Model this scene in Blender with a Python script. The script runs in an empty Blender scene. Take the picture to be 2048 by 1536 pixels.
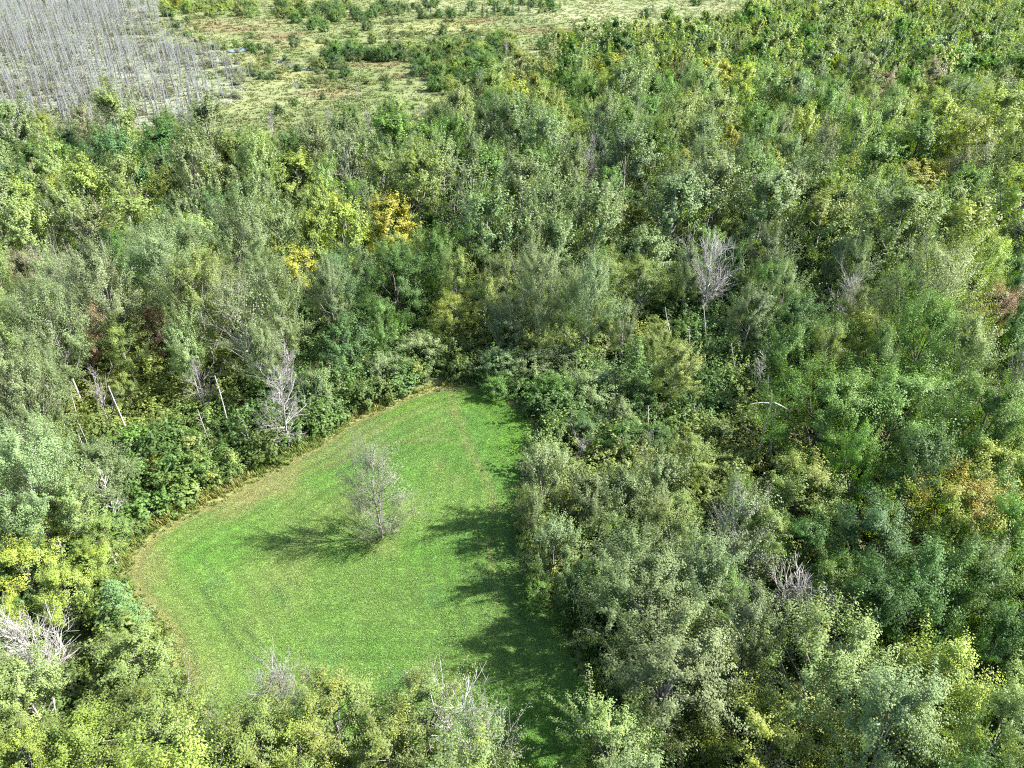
import bpy, math, random
import numpy as np
from mathutils import Vector

random.seed(7)
RNG = np.random.default_rng(7)
R = math.radians
scene = bpy.context.scene
COL = scene.collection

# ------------------------------------------------------------------ camera
CAM_H, PITCH, FPX = 60.0, R(33.0), 1420.0        # metres, below the horizon, focal length in photo pixels (2048 wide)
cam_d = bpy.data.cameras.new('camera')
cam_d.sensor_width = 36.0
cam_d.lens = 36.0 * FPX / 2048.0
cam_d.clip_start, cam_d.clip_end = 0.5, 6000
cam = bpy.data.objects.new('camera', cam_d)
cam.location = (0, 0, CAM_H)
cam.rotation_euler = (R(90) - PITCH, 0, 0)
COL.objects.link(cam)
scene.camera = cam

# ------------------------------------------------------------------ sky, sun, exposure
SUN_EL, SUN_AZ = R(43), R(86)                    # azimuth clockwise from +Y: the sun stands to the right
world = bpy.data.worlds.new('World')
scene.world = world
world.use_nodes = True
wn = world.node_tree.nodes
sky = wn.new('ShaderNodeTexSky')
sky.sky_type = 'NISHITA'
sky.sun_disc = False
sky.sun_elevation = SUN_EL
sky.sun_rotation = SUN_AZ
sky.air_density, sky.dust_density, sky.ozone_density = 1.0, 1.5, 1.0
wn['Background'].inputs['Strength'].default_value = 0.095
world.node_tree.links.new(sky.outputs[0], wn['Background'].inputs['Color'])
sun_d = bpy.data.lights.new('sun', 'SUN')
sun_d.energy, sun_d.angle, sun_d.color = 4.6, R(0.53), (1.0, 0.968, 0.91)
sun = bpy.data.objects.new('sun', sun_d)
sd = Vector((math.sin(SUN_AZ) * math.cos(SUN_EL), math.cos(SUN_AZ) * math.cos(SUN_EL), math.sin(SUN_EL)))
sun.rotation_euler = sd.to_track_quat('Z', 'Y').to_euler()
COL.objects.link(sun)
vs = scene.view_settings
scene.display_settings.display_device = 'sRGB'
vs.view_transform, vs.look, vs.gamma, vs.use_curve_mapping = 'Standard', 'None', 1.0, False
vs.exposure = 2.25
cy = scene.cycles
cy.max_bounces, cy.diffuse_bounces, cy.glossy_bounces, cy.transmission_bounces, cy.volume_bounces = 5, 3, 2, 3, 0
cy.use_denoising = False
cy.filter_width = 1.15
HAZE_DENSITY = 0.0

# ------------------------------------------------------------------ geometry of the view: photo pixels to places on the ground
SP, CP = math.sin(PITCH), math.cos(PITCH)
def at(px, py, z=0.0):
    """where the sight line through a photo pixel meets the height z"""
    u, v = (px - 1024) / FPX, -(py - 768) / FPX
    d = np.array([u, CP + v * SP, -SP + v * CP])
    k = (z - CAM_H) / d[2]
    return np.array([d[0] * k, d[1] * k])
def pix(x, y, z):
    x, y, z = np.asarray(x, float), np.asarray(y, float), np.asarray(z, float) - CAM_H
    dep = y * CP - z * SP
    return 1024 + FPX * x / dep, 768 - FPX * (y * SP + z * CP) / dep, dep
def inside(poly, x, y):
    """which of the points lie inside the polygon"""
    x, y = np.atleast_1d(np.asarray(x, float)), np.atleast_1d(np.asarray(y, float))
    r = np.zeros(x.shape, bool)
    n = len(poly)
    for i in range(n):
        x1, y1 = poly[i]; x2, y2 = poly[(i + 1) % n]
        if y1 == y2: continue
        c = ((y1 > y) != (y2 > y)) & (x < (x2 - x1) * (y - y1) / (y2 - y1) + x1)
        r ^= c
    return r
def dist_line(pts, x, y, closed=False):
    x, y = np.atleast_1d(np.asarray(x, float)), np.atleast_1d(np.asarray(y, float))
    best = np.full(x.shape, 1e9)
    n = len(pts)
    for i in range(n if closed else n - 1):
        ax, ay = pts[i]; bx, by = pts[(i + 1) % n]
        dx, dy = bx - ax, by - ay
        t = np.clip(((x - ax) * dx + (y - ay) * dy) / max(dx * dx + dy * dy, 1e-9), 0, 1)
        best = np.minimum(best, np.hypot(x - ax - t * dx, y - ay - t * dy))
    return best
def smooth_line(pts, closed=False, k=6):
    p = np.array(pts, float); n = len(p); out = []
    for i in range(n if closed else n - 1):
        g = lambda j: p[j % n] if closed else p[min(max(j, 0), n - 1)]
        a, b, c, d = g(i - 1), g(i), g(i + 1), g(i + 2)
        for s in range(k):
            t = s / k
            out.append(0.5 * ((2 * b) + (c - a) * t + (2 * a - 5 * b + 4 * c - d) * t * t + (3 * b - a - 3 * c + d) * t ** 3))
    if not closed: out.append(p[-1])
    return np.array(out)
def _hash(i, j, s):
    h = (i.astype(np.int64) * 374761393 + j.astype(np.int64) * 668265263 + s * 974634777) & 0x7fffffff
    h = ((h ^ (h >> 13)) * 1274126177) & 0x7fffffff
    return ((h ^ (h >> 16)) & 0xffff) / 65535.0
def noise(x, y, sc, seed=0, octv=3):
    x, y = np.asarray(x, float) / sc, np.asarray(y, float) / sc
    tot, amp, out = 0, 1.0, 0
    for o in range(octv):
        i, j = np.floor(x), np.floor(y)
        fx, fy = x - i, y - j
        fx, fy = fx * fx * (3 - 2 * fx), fy * fy * (3 - 2 * fy)
        s = seed + o * 17
        v = (_hash(i, j, s) * (1 - fx) + _hash(i + 1, j, s) * fx) * (1 - fy) + (_hash(i, j + 1, s) * (1 - fx) + _hash(i + 1, j + 1, s) * fx) * fy
        out = out + v * amp; tot += amp; amp *= 0.5
        x, y = x * 2.03 + 7.1, y * 2.03 + 3.3
    return out / tot
def sstep(a, b, v):
    t = np.clip((v - a) / (b - a), 0, 1)
    return t * t * (3 - 2 * t)
def mixc(a, b, t):
    t = np.asarray(t)[..., None]
    return np.asarray(a) * (1 - t) + np.asarray(b) * t

# ------------------------------------------------------------------ materials
def new_mat(name):
    m = bpy.data.materials.new(name)
    m.use_nodes = True
    nt = m.node_tree
    return m, nt, nt.nodes['Principled BSDF'], nt.links.new
def attr(nt, name, kind='GEOMETRY'):
    n = nt.nodes.new('ShaderNodeAttribute')
    n.attribute_name = name; n.attribute_type = kind
    return n
def math_n(nt, op, a, b=None, c=None):
    n = nt.nodes.new('ShaderNodeMath'); n.operation = op
    for i, v in enumerate((a, b, c)):
        if v is None: continue
        if isinstance(v, (int, float)): n.inputs[i].default_value = v
        else: nt.links.new(v, n.inputs[i])
    return n.outputs[0]
def mix_n(nt, fac, a, b, blend='MIX'):
    n = nt.nodes.new('ShaderNodeMix'); n.data_type = 'RGBA'; n.blend_type = blend
    for s, v in ((n.inputs[0], fac), (n.inputs[6], a), (n.inputs[7], b)):
        if isinstance(v, (int, float)): s.default_value = v
        elif isinstance(v, tuple): s.default_value = (*v, 1) if len(v) == 3 else v
        else: nt.links.new(v, s)
    return n.outputs[2]
def noise_n(nt, scale, detail=3, coord='Object', rough=0.55):
    tc = nt.nodes.new('ShaderNodeTexCoord')
    n = nt.nodes.new('ShaderNodeTexNoise')
    n.inputs['Scale'].default_value = scale; n.inputs['Detail'].default_value = detail; n.inputs['Roughness'].default_value = rough
    nt.links.new(tc.outputs[coord], n.inputs['Vector'])
    return n.outputs[0]

def leaf_material(name, rough=0.5, spec=0.5, transl=0.3, autumn=True):
    """leaves: the tree's own colour, a second colour on the sprays that have turned, and a small change from leaf to leaf"""
    m, nt, bsdf, link = new_mat(name)
    base = attr(nt, 'tint', 'INSTANCER').outputs['Color']
    if autumn:
        turned = attr(nt, 'tint_b', 'INSTANCER').outputs['Color']
        amt = attr(nt, 'turned', 'INSTANCER').outputs['Fac']
        sp = attr(nt, 'spray').outputs['Fac']
        f = math_n(nt, 'MULTIPLY', math_n(nt, 'SUBTRACT', amt, sp), 5.0)
        n = math_n(nt, 'ADD', f, 0.0); n.node.use_clamp = True
        base = mix_n(nt, n, base, turned)
    lv = attr(nt, 'leaf').outputs['Fac']
    val = math_n(nt, 'MULTIPLY_ADD', lv, 0.7, 0.65)
    c = nt.nodes.new('ShaderNodeVectorMath'); c.operation = 'SCALE'
    link(base, c.inputs[0]); link(val, c.inputs['Scale'])
    col = mix_n(nt, math_n(nt, 'MULTIPLY', lv, 0.2), c.outputs[0], mix_n(nt, 1.0, c.outputs[0], (1.18, 1.07, 0.75), 'MULTIPLY'))
    link(col, bsdf.inputs['Base Color'])
    bsdf.inputs['Roughness'].default_value = rough
    bsdf.inputs['Specular IOR Level'].default_value = spec
    tr = nt.nodes.new('ShaderNodeBsdfTranslucent')
    link(mix_n(nt, 1.0, col, (1.25, 1.35, 0.5), 'MULTIPLY'), tr.inputs['Color'])
    ms = nt.nodes.new('ShaderNodeMixShader'); ms.inputs[0].default_value = transl
    link(bsdf.outputs[0], ms.inputs[1]); link(tr.outputs[0], ms.inputs[2])
    link(ms.outputs[0], nt.nodes['Material Output'].inputs['Surface'])
    return m
def bark_material(name, a, b, scale=3.0, rough=0.85, band=False):
    m, nt, bsdf, link = new_mat(name)
    n = noise_n(nt, scale, 5)
    if band:                                       # white birch bark with dark scars
        tc = nt.nodes.new('ShaderNodeTexCoord'); mp = nt.nodes.new('ShaderNodeMapping'); mp.inputs['Scale'].default_value = (1.2, 1.2, 5)
        link(tc.outputs['Object'], mp.inputs[0])
        n2 = nt.nodes.new('ShaderNodeTexNoise'); n2.inputs['Scale'].default_value = 2.0; link(mp.outputs[0], n2.inputs['Vector'])
        r = nt.nodes.new('ShaderNodeValToRGB'); r.color_ramp.elements[0].position = 0.36; r.color_ramp.elements[1].position = 0.46
        link(n2.outputs[0], r.inputs[0]); n = r.outputs[0]
    link(mix_n(nt, n, a, b), bsdf.inputs['Base Color'])
    bsdf.inputs['Roughness'].default_value = rough
    bsdf.inputs['Specular IOR Level'].default_value = 0.3
    return m
M = {}
M['leaf'] = leaf_material('broad_leaf', 0.52, 0.2, 0.36)
M['needle'] = leaf_material('needle', 0.6, 0.3, 0.18)
M['blade'] = leaf_material('grass_blade', 0.55, 0.35, 0.30, autumn=False)
M['aspen_bark'] = bark_material('aspen_bark', (0.18, 0.18, 0.155), (0.36, 0.355, 0.32))
M['birch_bark'] = bark_material('birch_bark', (0.08, 0.07, 0.06), (0.36, 0.34, 0.31), band=True)
M['brown_bark'] = bark_material('brown_bark', (0.04, 0.034, 0.028), (0.11, 0.095, 0.08))
M['twig_bark'] = bark_material('twig_bark', (0.10, 0.095, 0.08), (0.18, 0.17, 0.145))
M['dead_wood'] = bark_material('dead_wood', (0.16, 0.148, 0.14), (0.30, 0.28, 0.268))
M['white_wood'] = bark_material('white_wood', (0.25, 0.235, 0.215), (0.42, 0.40, 0.375))
M['dark_wood'] = bark_material('dark_wood', (0.045, 0.04, 0.036), (0.10, 0.09, 0.082))
M['silver_wood'] = bark_material('silver_wood', (0.125, 0.132, 0.130), (0.22, 0.232, 0.228))

# ------------------------------------------------------------------ mesh helpers
def mesh_quads(name, V, Q, mats, mat_idx=None, face=None, smooth=False, point_color=None):
    me = bpy.data.meshes.new(name)
    V = np.asarray(V, np.float32); Q = np.asarray(Q, np.int32)
    me.vertices.add(len(V)); me.vertices.foreach_set('co', V.ravel())
    me.loops.add(Q.size); me.loops.foreach_set('vertex_index', Q.ravel())
    me.polygons.add(len(Q)); me.polygons.foreach_set('loop_start', np.arange(0, Q.size, 4, dtype=np.int32))
    if mat_idx is not None: me.polygons.foreach_set('material_index', np.asarray(mat_idx, np.int32))
    if smooth: me.polygons.foreach_set('use_smooth', np.ones(len(Q), bool))
    for k, v in (face or {}).items():
        me.attributes.new(k, 'FLOAT', 'FACE').data.foreach_set('value', np.asarray(v, np.float32))
    if point_color is not None:
        c = np.ones((len(V), 4), np.float32); c[:, :3] = point_color
        me.attributes.new('col', 'FLOAT_COLOR', 'POINT').data.foreach_set('color', c.ravel())
    for m in mats: me.materials.append(m)
    me.update(calc_edges=True)
    return me
def tube_arrays(P, Rd, sides):
    """P: (M,K,3) centre lines, Rd: (M,K) radii"""
    Mn, K, _ = P.shape
    T = np.gradient(P, axis=1); T /= np.linalg.norm(T, axis=2, keepdims=True) + 1e-9
    ref = np.where(np.abs(T[..., 2:3]) < 0.9, np.array([0, 0, 1.0]), np.array([1.0, 0, 0]))
    A = np.cross(T, ref); A /= np.linalg.norm(A, axis=2, keepdims=True) + 1e-9
    B = np.cross(T, A)
    th = np.arange(sides) * 2 * np.pi / sides
    V = P[:, :, None, :] + Rd[:, :, None, None] * (A[:, :, None, :] * np.cos(th)[None, None, :, None] + B[:, :, None, :] * np.sin(th)[None, None, :, None])
    idx = np.arange(Mn * K * sides).reshape(Mn, K, sides)
    nx = np.roll(idx, -1, axis=2)
    Q = np.stack([idx[:, :-1], nx[:, :-1], nx[:, 1:], idx[:, 1:]], axis=-1).reshape(-1, 4)
    return V.reshape(-1, 3), Q
def join_arrays(parts):
    Vs, Qs, o = [], [], 0
    for V, Q in parts:
        Vs.append(V); Qs.append(Q + o); o += len(V)
    return np.concatenate(Vs), np.concatenate(Qs)
def unit(v): return v / (np.linalg.norm(v, axis=-1, keepdims=True) + 1e-9)
def leaf_arrays(pos, nrm, size, rng, slim=0.78):
    n = len(pos)
    nrm = unit(nrm)
    t = unit(np.cross(nrm, unit(rng.normal(size=(n, 3)))))
    b = np.cross(nrm, t)
    s = (size * rng.uniform(0.65, 1.35, n))[:, None] if np.isscalar(size) else size[:, None]
    V = np.stack([pos - t * s * 0.5, pos + b * s * 0.5 * slim + nrm * s * 0.08, pos + t * s * 0.5, pos - b * s * 0.5 * slim + nrm * s * 0.08], 1).reshape(-1, 3)
    return V, np.arange(4 * n).reshape(n, 4)

# ------------------------------------------------------------------ trees: a trunk, limbs that leave it, sprays on the limbs, leaves on the sprays
def trunk_line(rng, H, bend, lean=(0, 0), K=9):
    t = np.linspace(0, 1, K)
    ph = rng.uniform(0, 6.28, 2)
    x = bend * H * np.sin(t * 3.2 + ph[0]) * t + lean[0] * H * t
    y = bend * H * np.sin(t * 2.7 + ph[1]) * t + lean[1] * H * t
    return np.stack([x, y, t * H - 0.25], 1)
def on_line(line, s):
    s = np.clip(s, 0, 1) * (len(line) - 1)
    i = np.minimum(s.astype(int), len(line) - 2); f = (s - i)[:, None]
    return line[i] * (1 - f) + line[i + 1] * f
def grow(rng, org, dirs, length, K, lift, wob):
    """curved lines that leave ORG along DIRS and bend towards the light"""
    t = np.linspace(0, 1, K)[None, :, None]
    d = unit(dirs)[:, None, :]; L = length[:, None, None]
    up = np.array([0, 0, 1.0])[None, None, :]
    P = org[:, None, :] + d * t * L + up * (t ** 2) * L * lift
    w = rng.normal(size=(len(org), K, 3)) * wob * L; w[:, 0] = 0
    return P + np.cumsum(w, 1) * 0.6
def sub(rng, parents, n, tlo, thi, spread, lenf, K, lift, wob):
    Mn, Kp, _ = parents.shape
    i = np.repeat(np.arange(Mn), n)
    s = rng.uniform(tlo, thi, len(i)) * (Kp - 1)
    k = np.minimum(s.astype(int), Kp - 2); f = (s - k)[:, None]
    org = parents[i, k] * (1 - f) + parents[i, k + 1] * f
    tan = unit(parents[i, k + 1] - parents[i, k])
    L = np.linalg.norm(parents[:, -1] - parents[:, 0], axis=1)[i]
    d = tan + unit(rng.normal(size=tan.shape)) * spread
    return grow(rng, org, d, L * lenf * rng.uniform(0.65, 1.3, len(i)), K, lift, wob), i
ENV = {
    'oval': lambda t: np.sin(np.pi * np.clip(0.12 + 0.80 * t, 0, 1) ** 0.85) ** 0.6,
    'dome': lambda t: np.sqrt(np.clip(1 - (np.clip(t - 0.3, -0.3, 1) / 0.72) ** 2, 0.02, 1)) * (0.75 + 0.25 * np.clip(t / 0.3, 0, 1)),
    'cone': lambda t: np.clip(1.04 - t, 0.05, 1) ** 0.85,
    'column': lambda t: np.clip(np.sin(np.pi * np.clip(0.1 + 0.88 * t, 0, 1)), 0, 1) ** 0.5,
}
SPECIES = dict(
    # H height, Rc crown radius, base of the crown, n limbs, m sprays a limb, elevation of the limbs low to high, leaves a spray, spray radius, leaf size
    aspen=dict(H=14.0, Rc=3.1, cb=0.36, env='oval', n=22, m=9, el=(20, 62), lift=0.25, lps=115, sr=0.42, ls=0.133, bark='aspen_bark', tw='twig_bark', r0=0.16, flat=1.0, bend=0.02, spread=0.75, lenf=0.5),
    birch=dict(H=11.5, Rc=2.6, cb=0.36, env='oval', n=20, m=8, el=(25, 60), lift=0.05, lps=102, sr=0.44, ls=0.121, bark='birch_bark', tw='twig_bark', r0=0.12, flat=1.0, bend=0.035, spread=0.8, lenf=0.5),
    maple=dict(H=12.5, Rc=3.9, cb=0.14, env='dome', n=20, m=11, el=(5, 60), lift=0.12, lps=145, sr=0.60, ls=0.145, bark='brown_bark', tw='brown_bark', r0=0.2, flat=0.6, bend=0.02, spread=0.8, lenf=0.46),
    ash=dict(H=12.5, Rc=3.4, cb=0.24, env='dome', n=18, m=10, el=(12, 62), lift=0.15, lps=106, sr=0.54, ls=0.148, bark='brown_bark', tw='twig_bark', r0=0.17, flat=0.7, bend=0.03, spread=0.75, lenf=0.48),
    poplar=dict(H=15.0, Rc=3.7, cb=0.22, env='oval', n=22, m=12, el=(18, 62), lift=0.2, lps=106, sr=0.46, ls=0.125, bark='aspen_bark', tw='twig_bark', r0=0.2, flat=1.0, bend=0.02, spread=0.7, lenf=0.46),
    willow=dict(H=6.4, Rc=2.9, cb=0.03, env='dome', n=22, m=9, el=(12, 68), lift=0.1, lps=96, sr=0.40, ls=0.129, bark='brown_bark', tw='twig_bark', r0=0.1, flat=0.95, bend=0.03, spread=0.85, lenf=0.5),
    sapling=dict(H=4.2, Rc=1.5, cb=0.08, env='dome', n=15, m=4, el=(15, 60), lift=0.1, lps=40, sr=0.34, ls=0.19, bark='brown_bark', tw='brown_bark', r0=0.05, flat=0.75, bend=0.03, spread=0.8, lenf=0.5),
    bush=dict(H=2.3, Rc=1.7, cb=0.02, env='dome', n=18, m=4, el=(10, 70), lift=0.0, lps=44, sr=0.34, ls=0.145, bark='brown_bark', tw='twig_bark', r0=0.04, flat=0.9, bend=0.03, spread=0.9, lenf=0.5),
    thin=dict(H=13.0, Rc=2.9, cb=0.20, env='oval', n=30, m=7, el=(28, 66), lift=0.25, lps=24, sr=0.32, ls=0.14, bark='dead_wood', tw='dead_wood', r0=0.17, flat=1.0, bend=0.03, spread=0.7, lenf=0.5),
)
BIG = 1.42
for k_ in ('aspen', 'maple', 'ash', 'poplar', 'birch'):            # old wide trees: more limbs, leaves of the same size
    p_ = SPECIES[k_]
    SPECIES['big_' + k_] = dict(p_, Rc=p_['Rc'] * BIG, H=p_['H'] * 1.12, n=int(p_['n'] * 1.4), m=int(p_['m'] * 1.15), lenf=p_['lenf'] * 0.88, sr=p_['sr'] * 1.1, r0=p_['r0'] * 1.2)
def make_tree(sp, seed, lod=0):
    """(trunk mesh, branches mesh, crown mesh) of one tree of a species; lod 1 and 2: fewer, larger leaves"""
    p = SPECIES[sp]; rng = np.random.default_rng(seed * 31 + 5)
    H, Rc = p['H'], p['Rc']
    line = trunk_line(rng, H * 0.96, p['bend'])
    rad = p['r0'] * (1 - np.linspace(0, 1, len(line)) * 0.88)
    tv, tq = tube_arrays(line[None], rad[None], 8 if lod == 0 else 5)
    n = p['n'] if lod < 2 else 14
    t = (np.arange(n) + rng.uniform(0, 1, n)) / n
    az = np.arange(n) * 2.39996 + rng.uniform(-0.6, 0.6, n)
    lobes = 1 + 0.16 * np.sin(az * 2 + rng.uniform(0, 6)) + 0.12 * np.sin(az * 3 + 5 * t + rng.uniform(0, 6))
    reach = Rc * ENV[p['env']](t) * lobes * rng.uniform(0.72, 1.12, n)
    reach = np.maximum(reach, 0.18 * Rc)
    el = R(1) * (p['el'][0] + (p['el'][1] - p['el'][0]) * t + rng.normal(0, 9, n))
    L = reach / np.maximum(np.cos(el), 0.35)
    tip_z = H * (p['cb'] + (1 - p['cb']) * t)
    org_z = np.clip(tip_z - L * (np.sin(el) + p['lift']), 0.02 * H, 0.93 * H)
    org = on_line(line, (org_z + 0.25) / (H * 0.96))
    d = np.stack([np.cos(az) * np.cos(el), np.sin(az) * np.cos(el), np.sin(el)], 1)
    L1 = grow(rng, org, d, L, 6, p['lift'], 0.035)
    top = grow(rng, on_line(line, np.array([0.80, 0.83, 0.86])), np.array([[0.5, 0.2, 1], [-0.5, 0.35, 1], [0.02, -0.5, 1.0]]), np.full(3, 0.10 * H), 6, 0.1, 0.03)
    L1 = np.concatenate([L1, top]); n1 = len(L1)
    r1 = np.linspace(1, 0.35, 6)[None] * (0.022 + 0.012 * np.linalg.norm(L1[:, -1] - L1[:, 0], axis=1))[:, None] * (1.0 if sp not in ('bush', 'sapling', 'lone', 'thin') else 0.55)
    m = p['m'] if lod < 2 else 6
    L2, par = sub(rng, L1, m, 0.5, 1.0, p['spread'], p['lenf'], 4, 0.2 if p['lift'] > 0.1 else 0.02, 0.04)
    r2 = np.linspace(1, 0.5, 4)[None] * np.full((len(L2), 1), 0.017)
    if lod < 2:
        bv, bq = join_arrays([tube_arrays(L1, r1, 4), tube_arrays(L2[::(1 if lod == 0 else 3)], r2[::(1 if lod == 0 else 3)] * (1 if lod == 0 else 1.5), 3)])
    else:
        bv, bq = tube_arrays(L1[::2], r1[::2], 3)
    # leaves
    k = {0: 1.0, 1: 0.45, 2: 0.34}[lod]; lsz = p['ls'] * {0: 1.06, 1: 1.8, 2: 3.3}[lod]
    lps = max(4, int(p['lps'] * k))
    ns = len(L2)
    cnt = np.maximum(1, (lps * rng.uniform(0.45, 1.4, ns)).astype(int))
    s = np.repeat(np.arange(ns), cnt); N = len(s)
    u = rng.uniform(0.12, 1.08, N) * 3; kk = np.minimum(u.astype(int), 2); f = (u - kk)[:, None]
    c = L2[s, kk] * (1 - f) + L2[s, kk + 1] * f
    off = unit(rng.normal(size=(N, 3))) * (rng.uniform(0, 1, N) ** 0.5)[:, None] * p['sr'] * (0.7 + 0.6 * rng.uniform(0, 1, ns)[s])[:, None]
    off[:, 2] *= p['flat']
    pos = c + off
    pos[:, 2] = np.maximum(pos[:, 2], 0.06)
    axis = on_line(line, np.clip(pos[:, 2] / H, 0, 1))
    outw = unit(pos - axis)
    zm, hz = H * (p['cb'] + 1) / 2, H * (1 - p['cb']) / 2
    shell = unit((pos - np.c_[axis[:, :2], np.full(N, zm - 0.25 * hz)]) / np.array([Rc, Rc, hz]))
    nrm = shell * 0.85 + unit(off) * 0.5 + outw * 0.1 + np.array([0, 0, 0.35]) + unit(rng.normal(size=(N, 3))) * 0.36
    cv, cq = leaf_arrays(pos, nrm, lsz, rng)
    spv = rng.uniform(0, 1, n1)[par] * 0.5 + rng.uniform(0, 1, ns) * 0.3
    tipness = np.clip((L2[:, -1, 2] / H - p['cb']) / (1 - p['cb']), 0, 1)
    spv = np.clip(spv + 0.35 * (0.75 - tipness), 0.01, 1)
    lv = np.clip(0.5 + rng.normal(0, 0.13, N) + (rng.uniform(-0.2, 0.2, ns))[s], 0, 1)
    face = dict(spray=spv[s], leaf=lv)
    if lod == 2:                                     # one mesh with two materials, for the far wood
        V, Q = join_arrays([(cv, cq), (tv, tq), (bv, bq)])
        nb = len(tq) + len(bq)
        return mesh_quads('distant_' + sp, V, Q, [M['leaf'], M[p['bark']]], np.r_[np.zeros(len(cq)), np.ones(nb)],
                          dict(spray=np.r_[spv[s], np.zeros(nb)], leaf=np.r_[lv, np.full(nb, 0.5)]))
    return (mesh_quads(sp + '_trunk', tv, tq, [M[p['bark']]], smooth=True),
            mesh_quads(sp + '_branches', bv, bq, [M[p['tw']]]),
            mesh_quads(sp + '_crown', cv, cq, [M['leaf']], face=face))
def make_conifer(seed, kind, lod=0):
    rng = np.random.default_rng(seed * 77 + 3)
    H, Rc, n, droop, lps, ls = dict(larch=(12.0, 2.6, 95, 0.02, 95, 0.13), spruce=(9.0, 1.7, 110, -0.22, 62, 0.15))[kind]
    line = trunk_line(rng, H, 0.008)
    tv, tq = tube_arrays(line[None], (0.13 * (1 - np.linspace(0, 1, 9) * 0.92))[None], 6)
    t = np.sort(rng.uniform(0.02, 1, n)); az = np.arange(n) * 2.39996 + rng.uniform(-0.4, 0.4, n)
    L = Rc * ENV['cone'](t) * rng.uniform(0.7, 1.15, n)
    org = on_line(line, 0.06 + 0.93 * t)
    el = R(1) * ((-6 if kind == 'spruce' else 12) + 30 * t)
    d = np.stack([np.cos(az) * np.cos(el), np.sin(az) * np.cos(el), np.sin(el)], 1)
    L1 = grow(rng, org, d, L, 5, droop + 0.1, 0.03)
    bv, bq = tube_arrays(L1, np.linspace(1, 0.4, 5)[None] * np.full((n, 1), 0.025), 3)
    k = {0: 1.0, 1: 0.45}[lod]; ls = ls * {0: 1.0, 1: 1.5}[lod]
    cnt = np.maximum(3, (lps * k * L / Rc * 1.4).astype(int)); s = np.repeat(np.arange(n), cnt); N = len(s)
    u = rng.uniform(0.1, 1.04, N); uu = u * 4; kk = np.minimum(uu.astype(int), 3); f = (uu - kk)[:, None]
    c = L1[s, kk] * (1 - f) + L1[s, kk + 1] * f
    side = unit(np.cross(d, [0, 0, 1.0]))[s]
    off = side * (rng.uniform(-1, 1, N) * 0.42 * (1.15 - u) * L[s] * 0.6)[:, None] + rng.normal(size=(N, 3)) * 0.07
    off[:, 2] -= np.abs(rng.normal(0, 0.1, N))
    pos = c + off
    nrm = np.array([0, 0, 0.8]) + unit(rng.normal(size=(N, 3))) * 0.8 + d[s] * 0.2
    cv, cq = leaf_arrays(pos, nrm, ls * 1.25, rng, 0.45)
    lv = np.clip(0.5 + rng.normal(0, 0.17, N), 0, 1)
    face = dict(spray=np.clip(1 - t[s] + 0.1, 0.02, 1), leaf=lv)
    return (mesh_quads(kind + '_trunk', tv, tq, [M['brown_bark']], smooth=True), mesh_quads(kind + '_branches', bv, bq, [M['brown_bark']]),
            mesh_quads(kind + '_crown', cv, cq, [M['needle']], face=face))
def make_bare(seed, H, Rc, mat, cb=0.25, n=26, m=6, q=4, el=(30, 66), env='oval', r0=0.16, twig=0.013, bend=0.03, lift=0.2, wob=0.085):
    """a leafless tree: trunk, limbs, branches, twigs"""
    rng = np.random.default_rng(seed * 13 + 1)
    line = trunk_line(rng, H * 0.92, bend, K=11)
    tv, tq = tube_arrays(line[None], (r0 * (1 - np.linspace(0, 1, 11) * 0.85))[None], 8)
    t = (np.arange(n) + rng.uniform(0, 1, n)) / n
    az = np.arange(n) * 2.39996 + rng.uniform(-1.3, 1.3, n)
    e = R(1) * (el[0] + (el[1] - el[0]) * t + rng.normal(0, 14, n))
    L = np.maximum(Rc * ENV[env](t) * rng.uniform(0.3, 1.2, n), 0.15 * Rc) / np.maximum(np.cos(e), 0.35)
    oz = np.clip(H * (cb + (1 - cb) * t) - L * (np.sin(e) + lift), 0.04 * H, 0.9 * H)
    d = np.stack([np.cos(az) * np.cos(e), np.sin(az) * np.cos(e), np.sin(e)], 1)
    L1 = grow(rng, on_line(line, oz / (0.92 * H)), d, L, 7, lift, wob)
    r1 = np.linspace(1, 0.3, 7)[None] * (0.02 + 0.013 * L)[:, None]
    parts = [tube_arrays(L1, r1, 5)]
    if m:
        L2, _ = sub(rng, L1, m, 0.2, 0.98, 0.7, 0.45, 5, 0.15, wob)
        parts.append(tube_arrays(L2, np.linspace(1, 0.5, 5)[None] * np.full((len(L2), 1), twig * 1.7), 3))
        if q:
            L3, _ = sub(rng, L2, q, 0.2, 1.0, 0.8, 0.5, 3, 0.1, wob)
            parts.append(tube_arrays(L3, np.linspace(1, 0.6, 3)[None] * np.full((len(L3), 1), twig), 3))
    bv, bq = join_arrays(parts)
    return (mesh_quads('bare_trunk', tv, tq, [M[mat]], smooth=True), mesh_quads('bare_branches', bv, bq, [M[mat]]))
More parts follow.
